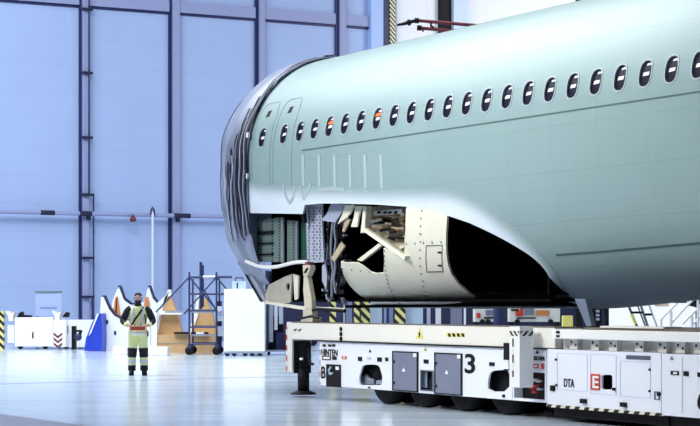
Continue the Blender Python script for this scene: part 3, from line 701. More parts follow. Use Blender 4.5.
# white box column in front of the joint
v1 = 2.86; uc1 = uof(519.7, v1); uc0 = uof(509.2, v1); zb = uz(515, 387.5, v1)[1]; zt_ = uz(515, 326.5, v1)[1]
tcx = thing('white_locker', 'tall narrow white locker with black hazard dashes hanging on the beam side', 'locker', MA @ Matrix.Translation(((uc0+uc1)/2, -v1+.2, zb)))
mb = MB(); boxA(mb, uc0, uc1, VF+.13, v1, zb, zt_); obj('locker_body', mb, 'whiter', tcx, bevel=.008)
mb = MB(); rectA(mb, 512.2, 338.5, 513.6, 377, v1+.003, .004); obj('hazard_tape', mb, 'hazWv', tcx)
mb = MB(); boxA(mb, uc1, uc1+.004, VF+.14, v1-.01, zt_-.13, zt_-.06); boxA(mb, uc0+.01, uc1-.01, v1, v1+.004, zt_-.13, zt_-.06); mb2 = mb
M['hazT'] = stripes('hazard_tape', (0.80, 0.78, 0.74), (0.01, 0.01, 0.01), (1, -1, 1.0), 0.10); obj('hazard_tape', mb, 'hazT', tcx)
# power pack
VD = 2.56
opn = [(601.5, 374.8), (612.3, 374.8), (612.3, 389.5), (601.5, 389.5)]; opn = smoothpoly(subdiv(opn, 5), 1)
tD, uD0, uD1 = module('power_pack', 'white power pack module with red E panel and zebra striped lower edge', 547.3, 661, VD, [opn], .975, .225)
for x0, y0, x1, y1 in ((557, 353.5, 587.5, 391), (590, 354.5, 616.3, 394.5), (620, 361.5, 650.5, 397.5)):
    mb = MB(); frameA(mb, x0, y0, x1, y1, VD+.004, .006, .007); obj('access_panel', mb, 'lblue', tD)
ltext(tD, 'DTA', 564, 378.8, 574.5, 387.2, 'navy', VD)
lab(tD, 'red_panel', 590.6, 374, 599.6, 390, 'red', VD); ltext(tD, 'E', 592.8, 376, 598.8, 388.2, 'whiter', VD+.013)
for x, y in ((555.5, 359.5), (556, 385), (649, 369.5), (649, 391)): lab(tD, 'panel_lock', x-.8, y-1, x+1, y+1.2, 'black', VD)
lab(tD, 'handle', 549.8, 385.5, 553.5, 391, 'black', VD, .03); lab(tD, 'handle', 611.8, 387.8, 614, 390.6, 'black', VD, .03)
for x, y in ((582, 401), (622, 404.5)): lab(tD, 'lashing_ring', x-2.4, y-2, x+2.6, y+2.4, 'black', VD, .04)
mb = MB(); frameA(mb, 654, 391.5, 659.2, 400, VD+.01, .012, .012); obj('latch_frame', mb, 'line', tD); lab(tD, 'latch', 656.6, 392.5, 659, 396, 'black', VD, .03)
mb = MB(); rectA(mb, 626, 355.5, 650, 359.5, VD+.01, .012); mb.m = 1
for i in range(5): rectA(mb, 626.6, 356+i*.75, 649.4, 356.3+i*.75, VD+.014, .004)
obj('vent_grille', mb, ['greydoor', 'line'], tD)
mb = MB(); boxA(mb, uD0, uD1, VD-.05, VD+.012, .188, .224); obj('zebra_edge', mb, 'zebra', tD)
mb = MB(); boxA(mb, uD0, uD1, -2.0, VD-.12, .06, .187); obj('underframe', mb, 'black', tD)
tE, uE0, uE1 = module('end_module', 'white transporter module at the right edge of the photo with green and black marks', 661.8, 800, VD, [], .97, .20, 14.6)
tri(tE, 669.5, 356, 673.5, 359.8, 'baygreen', VD, False)
lab(tE, 'red_label', 670.6, 371, 678.3, 375, 'black', VD); lab(tE, 'label_insert', 673, 372, 677, 374.2, 'whiter', VD+.012, .003); lab(tE, 'label_plate', 683.2, 371.3, 688, 376, 'black', VD); lab(tE, 'label_plate', 697.2, 372.5, 702, 377, 'black', VD)
ltext(tE, '6', 697.6, 389, 708.5, 411, 'black', VD)
mb = MB(); boxA(mb, uof(682, VD), uof(682, VD)+.012, VD, VD+.005, .25, .93); obj('panel_joint', mb, 'lblue', tE)
mb = MB(); boxA(mb, uE0, uE1, -2.0, VD-.14, .02, .199); obj('underframe', mb, 'black', tE)
wheels(tE, (11.6, 12.9, 14.0), VD)

# deck beams
M['decking'] = mat('brown_decking', (0.14, 0.12, 0.10), 0.6, noise=0.4, scale=4)
zb0, zb1 = .985, 1.275
bm = thing('deck_beam', 'long cream longitudinal beam lying on the left transporter module', 'beam', MA @ Matrix.Translation((4, -VF+.2, .965)))
mb = MB(); boxA(mb, uof(292.3, VF), uof(556, VF), VF-.45, VF+.02, .982, zb1-.012); obj('beam', mb, 'creamw', bm, bevel=.01)
mb = MB(); boxA(mb, uA0-.15, uof(556, VF), VF-.43, VF+.035, .963, .981); obj('beam_foot', mb, 'black', bm)
mb = MB(); boxA(mb, uof(292.3, VF), uof(556, VF), VF-.45, VF+.02, zb1-.0119, zb1); obj('beam_cap', mb, 'decking', bm)
for y in (328.5, 333.5, 338.3):
    mb = MB(MA); u_, z_ = uz(341.3, y+.5, VF+.02); mb.lathe((u_, -(VF+.03), z_), [(.02, -.01), (.036, -.008), (.036, .02)], 'y', 14); obj('lifting_hole', mb, 'black', bm)
tri(bm, 415.8, 328, 422.8, 338.6, 'yellow', VF+.022)
for x in (447.5, 452, 456.5, 461):
    mb = MB(); polyA(mb, [(x, 333.3), (x+2.4, 333.3), (x+3.4, 336.7), (x+1, 336.7)], VF+.026, .005); obj('stripe_mark', mb, 'black', bm)
mb = MB(); rectA(mb, 446.5, 333, 465, 337, VF+.0215, .002); obj('stripe_plate', mb, 'yellow', bm)
fb = thing('deck_beam', 'far cream beam lying along the hidden rear edge of the transporter modules', 'beam', MA @ Matrix.Translation((7, VF-.2, .965)))
mb = MB(); boxA(mb, 1.9, 14.4, -VF, -VF+.4, .976, 1.10); obj('beam', mb, 'creamw', fb)
mb = MB(); boxA(mb, 1.9, 14.4, -VF, -VF+.4, 1.10, 1.115); obj('beam_cap', mb, 'black', fb)
rb = thing('deck_rail', 'white upper rail on cream brackets along the right power pack', 'beam', MA @ Matrix.Translation((11, -VF+.2, .975)))
ur0 = uof(557.5, VF); 
mb = MB(); boxA(mb, ur0, 14.6, VF-.40, VF+.10, 1.12, 1.245); obj('rail', mb, 'whiter', rb, bevel=.01)
mb = MB(); boxA(mb, ur0, 14.6, VF-.35, VF-.10, .976, 1.119); obj('web', mb, 'creamw', rb)
for i, x in enumerate((568, 589, 607, 633, 656, 674, 692, 712)):
    u_ = uof(x, VF); mb = MB(); boxA(mb, u_, u_+.17, VF-.099, VF-.03, .978, 1.119); br_ = obj('bracket', mb, 'creamw', rb)
    for dz, dx in ((.10, .03), (.06, .12)):
        mb = MB(); boxA(mb, u_+dx, u_+dx+.03, VF-.03, VF-.024, .978+dz-.015, .978+dz+.015); obj('bolt', mb, 'black', br_)
mb = MB(); boxA(mb, uof(557.6, VF+.08), uof(561, VF+.08), VF+.101, VF+.108, 1.14, 1.17); boxA(mb, uof(557.6, VF+.08), uof(561, VF+.08), VF+.101, VF+.108, 1.19, 1.225); obj('rail_mark', mb, 'black', rb)
mb = MB(); boxA(mb, uof(560, VF)+.5, 14.6, VF-1.3, VF-.02, 1.2462, 1.276); solo('deck_board', mb, 'decking', 'brown deck boarding lying on top of the white upper rail', 'board')
mb = MB(); boxA(mb, uof(600, VF), uof(663, VF), VF-.30, VF+.0, 1.278, 1.30); solo('plank', mb, 'creamw', 'pale plank lying on the brown deck below the ladder', 'plank')

# outrigger leg at the left end
ol = thing('outrigger_leg', 'black support leg with cream housing and flat foot at the left end of the beam', 'support leg', MA @ Matrix.Translation((uof(297, VF), -VF, 0)))
mb = MB(); u0, u1 = uof(286.5, VF+.02), uof(292, VF+.02)
boxA(mb, u0, u1, VF-.36, VF+.02, .42, 1.275); obj('leg_housing', mb, 'creamw', ol, bevel=.008)
mb = MB(); boxA(mb, u1+.003, u1+.03, VF-.33, VF-.01, .40, .95); boxA(mb, u1+.03, u1+.10, VF-.26, VF-.10, .45, .94); obj('leg_slide', mb, 'black', ol)
mb = MB(); c0 = (u1+.06, VF-.17)
mb.X = MA; mb.lathe((c0[0], -c0[1], .10), [(.10, 0), (.10, .38)], 'z', 16); obj('leg_ram', mb, 'black', ol)
mb = MB(MA); mb.lathe((c0[0], -c0[1], .04), [(.22, 0), (.22, .02), (.12, .06)], 'z', 24); obj('foot_plate', mb, 'black', ol)
mb = MB(); tubeA(mb, [(309, 348, VF), (309, 357, VF), (310.5, 364, VF), (313, 364, VF)], .025); obj('crank_handle', mb, 'black', ol)
for x in (293, 297.5):
    mb = MB(); polyA(mb, [(x, 331), (x+2.2, 329), (x+4, 329), (x+1.8, 331)], VF+.026, .005); obj('hazard_mark', mb, 'black', ol)
mb = MB(); polyA(mb, [(299.5, 357.8), (302, 357.8), (302, 360), (299.5, 360)], VF+.0, .02); obj('latch', mb, 'whiter', ol)
mb = MB(); boxA(mb, u0-.002, u0+.03, VF+.021, VF+.026, .44, 1.20); obj('edge_marking', mb, 'redW', ol)
# support post under the cut frame
sp = thing('support_post', 'cream leaning jack post on the beam holding up the cut fuselage frame', 'jack post', MA @ Matrix.Translation((uof(310, 2.35), -2.3, 1.275)))
mb = MB(); boxA(mb, uof(301, 2.45), uof(313, 2.45), 2.28, 2.46, 1.276, 1.36); obj('post_base', mb, 'postc', sp, bevel=.01)
mb = MB(); polyA(mb, [(303, 309), (312, 309), (312, 321), (303, 321)], 2.42, .11); obj('clevis', mb, 'postc', sp)
mb = MB(); polyA(mb, [(303.5, 275), (307, 275), (311.5, 300), (311.5, 309), (304.5, 309), (303, 290)], 2.38, .09); obj('post_arm', mb, 'postc', sp, bevel=.01)
mb = MB(); polyA(mb, [(302.5, 265), (309.5, 265), (310, 269), (307, 276), (303, 276)], 2.40, .11); obj('post_head', mb, 'postc', sp, bevel=.01)
mb = MB(); polyA(mb, [(303.5, 273), (306, 268), (308.5, 268), (306, 273)], 2.406, .005); obj('hazard_mark', mb, 'black', sp)
mb = MB(); polyA(mb, [(305, 262), (309, 262), (309, 265), (305, 265)], 2.38, .09); obj('head_pad', mb, 'darkred', sp)
mb = MB(); tubeA(mb, [(300, 318.5, 2.46), (312, 316, 2.46), (318, 318, 2.46)], .02); obj('chain', mb, 'black', sp)
mb = MB(); tubeA(mb, [(313, 310, 2.44), (318, 309, 2.44), (345, 311, 2.3)], .03); obj('tie_rod', mb, 'black', sp)
# slanted strut under the belly right
mb = MB(); z_ = 1.278; p = [(574.5, 299), (585, 299), (591.5, 326), (586, 326)]
M['strutblue'] = mat('blue_grey_strut', (0.18, 0.22, 0.32), 0.4, 0.3)
v = VF-.25; mb.prism([A(uz(x, y, v)[0], v, max(z_+.003, uz(x, y, v)[1])) for x, y in p], -NV*.08)
solo('belly_prop', mb, 'strutblue', 'blue grey slanting prop standing on the deck under the dark belly', 'prop', bevel=.006)

# ================================================================ red tubes above the crown
rt = thing('hoist_frame', 'pair of dark red tubes with black ends sticking out behind the fuselage crown', 'hoist', at((pt(474, 300, 47).x, 47, 0)))
def P(x, y, Y=47): return pt(x, y, Y)
mb = MB(); mb.tube([P(417, 20.5), P(500, 27.5)], .045); obj('boom_tube', mb, 'darkred', rt)
mb = MB(); mb.tube([P(419, 28), P(500, 35)], .045); obj('boom_tube', mb, 'darkred', rt)
for x, y in ((416.5, 20.5), (419, 27.8)):
    mb = MB(); mb.tube([P(x-2, y), P(x+2.5, y+.3)], .07); obj('end_cap', mb, 'black', rt)
mb = MB(); mb.tube([P(397, 25), P(403, 24), P(409, 22.3), P(415, 20.8)], [.03, .04, .05, .04], 8); mb.tube([P(407.5, 22.8), P(410.5, 22.2)], .08); obj('hose_tail', mb, 'black', rt)
mb = MB(); mb.tube([P(431, 22), P(431, 26), P(437, 30)], .03); mb.tube([P(423, 28.5), P(423, 31.5)], .025); obj('clamp', mb, 'black', rt)
mb = MB(); mb.tube([Vector((P(498, 0).x, 47, 0)), P(498, 30)], .12); obj('mast', mb, 'tube', rt)
mb = MB(); mb.box(P(498, 0).x-.8, P(498, 0).x+.8, 46.3, 47.7, 0, .12); obj('mast_base', mb, 'tube', rt)
mb = MB(); p = pt(579, -4, 60); mb.box(p.x-.5, p.x+.5, 59.8, 60.2, p.z-.05, p.z+1.0); mb.box(p.x-.1, p.x+.1, 59.9, 60.1, 0, p.z-.05); solo('flood_light_mast', mb, 'black', 'black lamp box on a mast peeping over the fuselage crown', 'mast')

# ================================================================ FLOOR ITEMS LEFT
def frontprism(mb, px, Y, depth): return mb.prism([pt(x, y, Y) for x, y in px], (0, depth, 0))
def front(mb, x0, y0, x1, y1, Y, depth):
    a = pt(x0, y1, Y); c = pt(x1, y0, Y); z0 = a.z if a.z > .03 else 0; return mb.box(a.x, c.x, Y, Y+depth, z0, c.z)
Yc = 65.0; p0 = pt(40, 349, Yc)
t = thing('equipment_trolley', 'long low white container trolley with red chevrons left of the blue cradle', 'trolley', at((p0.x, Yc, 0)))
mb = MB(); front(mb, 14.5, 317.5, 53, 346.5, Yc, 2.2); obj('container_body', mb, 'whiter', t, bevel=.03)
mb = MB(); front(mb, 52.6, 320, 66, 347, Yc+.05, 2.1); obj('container_end', mb, 'whiter', t, bevel=.02)
mb = MB(); front(mb, 7.5, 325, 14.3, 343, Yc+.2, 1.6); obj('side_step', mb, 'white', t)
mb = MB(); front(mb, 66.2, 320, 95, 347, Yc+.4, 1.6); obj('low_platform', mb, 'white', t)
for x in (9, 55.5):
    mb = MB(); frontprism(mb, [(x-4, 311), (x, 311.5), (x+2, 313.5), (x+5.5, 311.5), (x+4, 316), (x+4, 321), (x-.5, 321), (x-1, 316)], Yc+.1, .5); obj('bracket_head', mb, 'creamw', t)
mb = MB(); frontprism(mb, [(19, 313), (22, 311.5), (23, 315), (31, 315.2), (31, 317.4), (17, 317.4)], Yc+.6, .3); obj('lifting_lug', mb, 'black', t)
mb = MB(); frontprism(mb, [(62, 317), (66, 312), (69, 313), (68, 317.3)], Yc+.6, .3); obj('lifting_lug', mb, 'black', t)
for k in range(3):
    mb = MB()
    y = 332.5+k*5
    frontprism(mb, [(53.8, y), (57.9, y+3.4), (62.2, y), (62.2, y+2.4), (57.9, y+5.8), (53.8, y+2.4)], Yc-.005+.045, .02); obj('chevron', mb, 'darkred', t)
mb = MB(); frontprism(mb, [(32, 333), (33.5, 331), (33.5, 339), (32, 338)], Yc-.012, .012); obj('lock', mb, 'black', t)
mb = MB(); frontprism(mb, [(66.6, 326), (68, 326), (68, 334), (66.6, 334)], Yc+.38, .02); obj('lock', mb, 'black', t)
for x in (66, 20, 45, 88):
    mb = MB(); a = pt(x, 347.5, Yc+.5); mb.lathe((a.x, Yc+.6, .1), [(.03, -.05), (.1, -.04), (.1, .04), (.03, .05)], 'y', 14); obj('castor', mb, 'black', t)
t = thing('winch_unit', 'small black winch in front of the low white platform', 'winch', at((pt(74, 345, 64.6).x, 64.6, 0)))
mb = MB(); front(mb, 71.5, 326, 75.5, 351, 64.6, .3); obj('winch_frame', mb, 'black', t)
mb = MB(); mb.tube([pt(74, 337, 64.55), pt(80, 334, 64.5), pt(81, 330, 64.5)], .06); mb.tube([pt(76, 331, 64.55), pt(80, 331, 64.5)], .04); obj('winch_arm', mb, 'black', t)
mb = MB(); mb.lathe((pt(78, 333, 64.5).x, 64.5, pt(78, 337, 64.5).z), [(.03, -.06), (.13, -.05), (.13, .05), (.03, .06)], 'y', 16); obj('winch_drum', mb, 'tube', t)
mb = MB(); front(mb, -2, 311, 3.2, 352, 63.5, .3); solo('striped_post', mb, 'hazY', 'yellow and black striped post at the far left edge of the photo', 'post')
t = thing('notice_board', 'pale notice board with a green top rail standing behind the white trolley', 'board', at((pt(48, 340, 69).x, 69, 0)))
mb = MB(); front(mb, 35.5, 292.5, 61.5, 316, 69, .06)
M['board'] = mat('pale_board', (0.42, 0.52, 0.85), 0.4, noise=0.05); obj('board_panel', mb, 'board', t)
mb = MB(); front(mb, 35, 291, 62, 292.6, 68.97, .12); obj('top_rail', mb, 'baygreen', t)
for x in (37, 60): mb = MB(); a = pt(x, 300, 69.08); mb.box(a.x-.04, a.x+.04, 69.1, 69.2, 0, 1.9); obj('board_leg', mb, 'tube', t)
mb = MB(); front(mb, 40, 307, 57, 308.6, 68.985, .012); obj('printed_line', mb, 'wallrib', t)
mb = MB()
t = thing('tripod', 'dark folded tripod beside the conduit behind the low platform', 'tripod', at((pt(93, 340, 68).x, 68, 0)))
for dx in (-3.5, 0, 4):
    mb = MB(); mb.tube([pt(92.5, 309, 68), Vector((pt(92.5+dx, 320, 68).x, 68+abs(dx)*.08, 0))], .035, 6); obj('leg', mb, 'tube', t)
mb = MB(); mb.tube([pt(92.5, 297, 68), pt(92.5, 310, 68)], .05, 8); obj('tripod_head', mb, 'tube', t)

# cradles
def cradle(px, Y, name, label, m_, depth, extra=None, thing_=None):
    t = thing(name, label, 'cradle', at((pt(px[0][0], 340, Y).x+.5, Y, 0)), None)
    return t
Y1 = 62.7
t = thing('fuselage_cradle', 'white curved cradle board with blue side face behind the person', 'cradle', at((pt(118, 350, Y1).x, Y1, 0)))
mb = MB(); cur = [(101.5, 351)]+[(100, 313), (101, 297), (103.5, 297), (109, 309), (114, 315.5), (121, 319.5), (129, 321), (137, 319.5), (146, 315), (150, 312), (150, 351)]
mb.prism([Vector((pt(x, y, Y1).x, Y1, max(0, pt(x, y, Y1).z))) for x, y in cur], (0, .35, 0)); obj('cradle_board', mb, 'white', t)
mb = MB(); ed = [(101.8, 296.6), (104, 296.6), (109.5, 308.5), (114.5, 315), (121.5, 319), (129, 320.5)]
for a, b in zip(ed, ed[1:]): frontprism(mb, [(a[0], a[1]-.1), (b[0], b[1]-.1), (b[0]+.5, b[1]-1.2), (a[0]+.9, a[1]-1.2)], Y1-.02, .4)
obj('edge_padding', mb, 'navy', t)
mb = MB(); bl = [(84, 351), (86, 338), (92, 323), (97, 313.5), (101.5, 313.5), (102, 340), (101.5, 351)]
mb.prism([Vector((pt(x, y, Y1-.6).x, Y1-.6, max(0, pt(x, y, Y1-.6).z))) for x, y in bl], (.08, .57, 0)); obj('side_brace', mb, 'blue', t, 'blue triangular side brace')
for x, y in ((106, 320), (114, 331)):
    mb = MB(); front(mb, x, y, x+2.2, y+4, Y1-.02, .03); obj('slot', mb, 'navy', t)
mb = MB(); frontprism(mb, [(97, 313.5), (99, 313.5), (91, 333), (88.5, 336)], Y1-.64, .03); obj('brace_edge', mb, 'white', t)
Y2 = 64.5
t = thing('fuselage_cradle', 'white cradle frame with pointed horns and orange boards behind the person', 'cradle', at((pt(130, 350, Y2).x, Y2, 0)))
c2 = [(112, 350), (112, 303), (114, 297), (117.5, 288.5), (119.5, 288.5), (124, 300), (131, 305), (139, 304.5), (145, 301), (147.5, 288.5), (149.5, 288.5), (153, 299), (157, 303), (166, 295), (168.5, 290), (170.5, 290), (171, 352)]
mb = MB(); mb.prism([Vector((pt(x, y, Y2).x, Y2, max(0, pt(x, y, Y2).z))) for x, y in c2], (0, .3, 0)); obj('cradle_board', mb, 'white', t)
mb = MB()
for seg in ([(117.5, 287), (119.8, 287), (124.5, 299.5), (131, 304.5), (139, 304)], [(147.5, 287), (149.8, 287), (153.5, 298), (157, 302.5)]):
    mb = MB()
    for a, b in zip(seg, seg[1:]): frontprism(mb, [(a[0], a[1]), (b[0], b[1]), (b[0]+.5, b[1]-1.6), (a[0]+.8, a[1]-1.4)], Y2-.02, .34)
    obj('edge_padding', mb, 'navy', t)
for px in ([(112, 320), (115, 298), (117.5, 296), (121, 320)], [(144, 306), (145, 297), (148, 297), (150, 306)]):
    mb = MB(); frontprism(mb, px, Y2-.06, .05); obj('orange_board', mb, 'orangewood', t)
mb = MB(); frontprism(mb, [(114.5, 319), (116.4, 298), (117, 298), (116.5, 319)], Y2-.08, .01); obj('board_seam', mb, 'black', t)
Y3 = 60.5
t = thing('transport_cradle', 'brown board cradle with two tall tapered blocks and white frame behind the scaffold', 'cradle', at((pt(190, 353, Y3).x, Y3, 0)))
for px in ([(157.5, 336), (160.5, 316), (165, 296), (170.5, 296), (178, 316), (182, 334), (182, 337), (157, 337)], [(191, 334), (197, 316), (199, 298), (206, 298), (213, 316), (216, 334)]):
    mb = MB(); frontprism(mb, px, Y3, .5); obj('tapered_block', mb, 'wood', t)
for px in ([(157.5, 336), (155, 336), (160, 312), (168, 289.5), (170.5, 289.5), (170.8, 296), (165, 297)], [(191, 334), (188.5, 334), (194.5, 312), (197, 295), (199.5, 295), (198, 316)]):
    mb = MB(); frontprism(mb, px, Y3-.05, .5); obj('white_edge', mb, 'whiter', t)
mb = MB(); mb.prism([Vector((pt(x, y, Y3-.3).x, Y3-.3, max(0, pt(x, y, Y3-.3).z))) for x, y in [(157, 335), (186, 333), (216, 333), (216, 354), (157, 354)]], (0, 1.0, 0)); obj('base_box', mb, 'wood', t)
mb = MB(); front(mb, 157, 311, 182, 314.5, Y3-.25, .2); obj('cross_board', mb, 'whiter', t)
mb = MB(); front(mb, 152.5, 310, 157, 353, Y3-.35, .3); obj('end_post', mb, 'whiter', t)
mb = MB(); frontprism(mb, [(157, 342), (187, 342.5), (216, 342), (216, 343), (187, 343.5), (157, 343)], Y3-.32, .02); obj('board_seam', mb, 'tan', t)
for a, c in ((174, 188), (191, 196), (203, 208)):
    mb = MB(); front(mb, a, 332, c, 334, Y3-.45, .12); obj('clamp', mb, 'black', t)
mb = MB(); front(mb, 196, 332, 204, 334.5, Y3-.47, .12); obj('white_tag', mb, 'whiter', t)
Y4 = 57.2
mb = MB(); front(mb, 145, 347, 167.5, 355.7, Y4, .7); solo('white_block', mb, 'whiter', 'low white block on the floor right of the person', 'block', bevel=.02)
mb = MB(); front(mb, 113, 346.5, 127, 354.5, 58.2, .7); solo('white_block', mb, 'whiter', 'low white block on the floor left of the person', 'block', bevel=.02)

# scaffold tower
Y5 = 57.9; DS = 1.3
t = thing('scaffold_tower', 'dark mobile scaffold tower on castors with diagonal braces left of the white cabinet', 'scaffold', at((pt(201, 355, Y5).x, Y5, 0)))
xl, xr = pt(189.3, 300, Y5).x, pt(216.5, 300, Y5).x
zt5 = pt(200, 272, Y5).z
k = 0
for x in (xl, xr):
    for y in (Y5, Y5+DS):
        mb = MB(); mb.tube([(x, y, .18), (x, y, zt5 if y == Y5 else zt5-.2)], .03, 8); obj('upright', mb, 'tube', t)
        mb = MB(); mb.lathe((x, y, .13), [(.03, -.05), (.13, -.045), (.13, .045), (.03, .05)], 'y', 16); cst = obj('castor', mb, 'rubber', t)
        mb = MB(); mb.box(x-.05, x+.05, y-.06, y+.06, .2, .32); obj('castor_fork', mb, 'tube', cst)
def hb(y0, m_='tube', r=.028, x0=None, x1=None, name='ledger'):
    z = pt(200, y0, Y5).z
    for y in (Y5, Y5+DS): mb = MB(); mb.tube([(x0 or xl, y, z), (x1 or xr, y, z)], r, 8); obj(name, mb, m_, t)
for y in (277, 294, 327, 310.5, 344): hb(y)
hb(277, 'steel', .055, pt(203, 0, Y5).x, pt(215, 0, Y5).x, 'upper_ledger')
mb = MB(); mb.tube([pt(216.5, 277, Y5), pt(232, 277, Y5)], .04, 8); obj('side_arm', mb, 'tube', t)
mb = MB(); mb.tube([pt(216.5, 294, Y5), pt(229, 294, Y5)], .035, 8); obj('side_arm', mb, 'tube', t)
for a, c in (((189.3, 277), (156, 312)), ((216.5, 277), (184, 314)), ((189.3, 277), (216.5, 310)), ((216.5, 277), (232, 296)), ((204, 290), (216, 310))):
    mb = MB(); mb.tube([pt(*a, Y5-.05), pt(*c, Y5-.05)], .025, 8); obj('diagonal_brace', mb, 'tube', t)
mb = MB(); z = pt(200, 311, Y5).z; mb.box(xl-.75, xr+.1, Y5, Y5+DS, z-.06, z); obj('platform', mb, 'steel', t)
mb = MB(); mb.box(xl, xr, Y5+.1, Y5+DS-.1, .58, .62); obj('lower_platform', mb, 'steel', t)
mb = MB(); mb.tube([pt(200.8, 262, Y5+.4), pt(200.8, 309, Y5+.4)], .045, 8); mb.tube([pt(203, 265, Y5+.4), pt(203, 307, Y5+.4)], .03, 8); obj('guard_post', mb, 'tube', t)
random.seed(3)
for i in range(9):
    x = random.uniform(218, 222); y0 = 300+i*5; Yb = Y5+.6
    mb = MB(); a = pt(x, y0+4, Yb); mb.box(a.x-.07, a.x+.07, Yb, Yb+.4, a.z-.07, a.z+.09)
    obj('hanging_sling', mb, random.choice(('lblue', 'navy', 'wallrib', 'white')), t)
# leave the slings as part of the scaffold's gear

# white cabinet and open rack
Y6 = 56.6
t = thing('white_cabinet', 'tall plain white cabinet on castors right of the scaffold', 'cabinet', at((pt(244, 356, Y6).x, Y6, 0)))
mb = MB(); a, c = pt(224, 351.5, Y6), pt(264.8, 289, Y6); mb.box(a.x, c.x, Y6, Y6+.9, a.z, c.z); obj('cabinet_body', mb, 'whiter', t, bevel=.02)
mb = MB(); mb.box(a.x+.02, c.x-.02, Y6+.02, Y6+.88, a.z-.06, a.z-.001); obj('cabinet_base', mb, 'steel', t)
for x in (227, 234, 245, 252, 260):
    mb = MB(); q = pt(x, 0, Y6); mb.lathe((q.x, Y6+.1, .075), [(.02, -.03), (.075, -.025), (.075, .025), (.02, .03)], 'y', 14); obj('castor', mb, 'rubber', t)
zt6 = c.z
t2 = thing('gas_canister_box', 'small blue grey box with handles standing on the white cabinet', 'box', at((pt(240, 285, Y6).x, Y6+.3, zt6)))
mb = MB(); q0, q1 = pt(232, 0, Y6+.3), pt(246, 0, Y6+.3); mb.box(q0.x, q1.x, Y6+.3, Y6+.6, zt6, zt6+.24); obj('box_body', mb, 'lblue', t2)
mb = MB(); mb.tube([(q0.x+.1, Y6+.45, zt6+.2), (q0.x+.1, Y6+.45, zt6+.34), (q1.x-.1, Y6+.45, zt6+.34), (q1.x-.1, Y6+.45, zt6+.2)], .02, 6); obj('box_handle', mb, 'navy', t2)
mb = MB(); mb.box(q0.x+.14, q0.x+.18, Y6+.29, Y6+.3, zt6+.02, zt6+.2); obj('clasp', mb, 'navy', t2)
Y7 = 58.0
t = thing('open_rack', 'dark blue open rack with hanging sheets between white cabinet and support leg', 'rack', at((pt(276, 356, Y7).x, Y7, 0)))
a, c = pt(265.6, 354, Y7), pt(286, 298, Y7)
mb = MB(); mb.box(a.x, c.x, Y7+.75, Y7+.8, .15, 2.6); obj('back_panel', mb, 'navy', t)
for x in (a.x+.04, c.x-.04): mb = MB(); mb.box(x-.05, x+.05, Y7, Y7+.74, .15, 2.6); obj('side_frame', mb, 'navy', t)
mb = MB(); mb.box(a.x-.1, c.x+.3, Y7-.15, Y7+.8, .10, .15); obj('base_shelf', mb, 'steel', t)
for x in (a.x+.1, c.x+.1): mb = MB(); mb.lathe((x, Y7, .05), [(.02, -.03), (.05, -.025), (.05, .025), (.02, .03)], 'y', 12); obj('castor', mb, 'rubber', t)
for x0, y0, x1, y1, m_ in ((268.5, 305, 273, 342, 'lblue'), (274.3, 305, 277.5, 330, 'white'), (279, 305, 284, 324, 'lblue'), (269, 306, 285, 316, 'wallrib'), (276, 332, 284, 351, 'walldark')):
    mb = MB(); front(mb, x0, y0, x1, y1, Y7+.3+.1*(m_ == 'wallrib'), .05); obj('hanging_sheet', mb, m_, t)
t = thing('car_tug', 'low pale tug partly hidden behind the support leg', 'vehicle', at((pt(306, 350, 70).x, 70, 0)))
mb = MB(); mb.prism([pt(x, y, 70) for x, y in [(284, 351), (284, 341), (288, 338), (296, 334), (309, 334), (314, 339), (318, 341), (318, 351)]], (0, 1.6, 0)); obj('tug_body', mb, 'wallrib', t, bevel=.04)
mb = MB(); front(mb, 297, 335.5, 308, 339.5, 69.98, .03); obj('tug_window', mb, 'navy', t)
for x in (288.5, 312): mb = MB(); q = pt(x, 0, 70); mb.lathe((q.x, 70.1, .2), [(.08, -.14), (.2, -.12), (.2, .12), (.08, .14)], 'y', 18); obj('wheel', mb, 'rubber', t)

# ================================================================ BEHIND, UNDER THE BELLY
Yd = 62
a, c = pt(286.5, 0, Yd), pt(609, 0, Yd)
t = thing('dock_platform', 'dark navy docking platform wall standing behind the transporter under the belly', 'platform', at(((a.x+c.x)/2, Yd, 0)))
mb = MB(); mb.box(a.x, c.x, Yd, Yd+.3, .6, 3.2); obj('dock_wall', mb, 'navy', t)
for i in range(8):
    x = a.x+.1+(c.x-a.x-.2)*i/7; mb = MB(); mb.box(x-.1, x+.1, Yd-.02, Yd+.32, 0, .6); obj('dock_leg', mb, 'navy', t)
def stand(x0, x1, m_, name, label, cat, Y=50, h=2.2, depth=.3, group=None, y0=None, dz=0):
    a, c = pt(x0, 0, Y), pt(x1, 0, Y); mb = MB(); mb.box(a.x, c.x, Y, Y+depth, 0, h); return solo(name, mb, m_, label, cat, group, bevel=.01)
for i, (x0, x1, wh) in enumerate(((329.5, 336, 'first striped yellow and black post right of the jack post, under the belly'), (354, 359.5, 'narrowest striped post, just left of the broad striped post, under the belly'),
                   (361, 370, 'broad striped yellow and black post touching the left light blue cabinet'), (395, 405.5, 'striped yellow and black post touching the right light blue cabinet below the cream panel'))):
    stand(x0, x1, 'hazY', 'striped_post', wh, 'post', 50+.1*i, 2.3, .12, 'striped posts under the belly')
stand(370.3, 382, 'lblue', 'tool_cabinet', 'left of the two light blue cabinets seen under the cream belly panel', 'cabinet', 50.5)
stand(406, 423, 'lblue', 'tool_cabinet', 'right wider light blue cabinet seen under the cream belly panel', 'cabinet', 50.5)
stand(337, 341, 'tube', 'gas_bottle', 'blue upright bottle right of the first striped post', 'bottle', 51, 1.9)
stand(343, 345, 'whiter', 'white_pole', 'thin white pole between blue bottle and lilac panel under the belly', 'pole', 51.2, 2.3, .1)
stand(346, 352, 'wallrib', 'lilac_panel', 'plain lilac panel left of the narrow striped post', 'panel', 51.4)  # plain upright lilac panel of unknown use
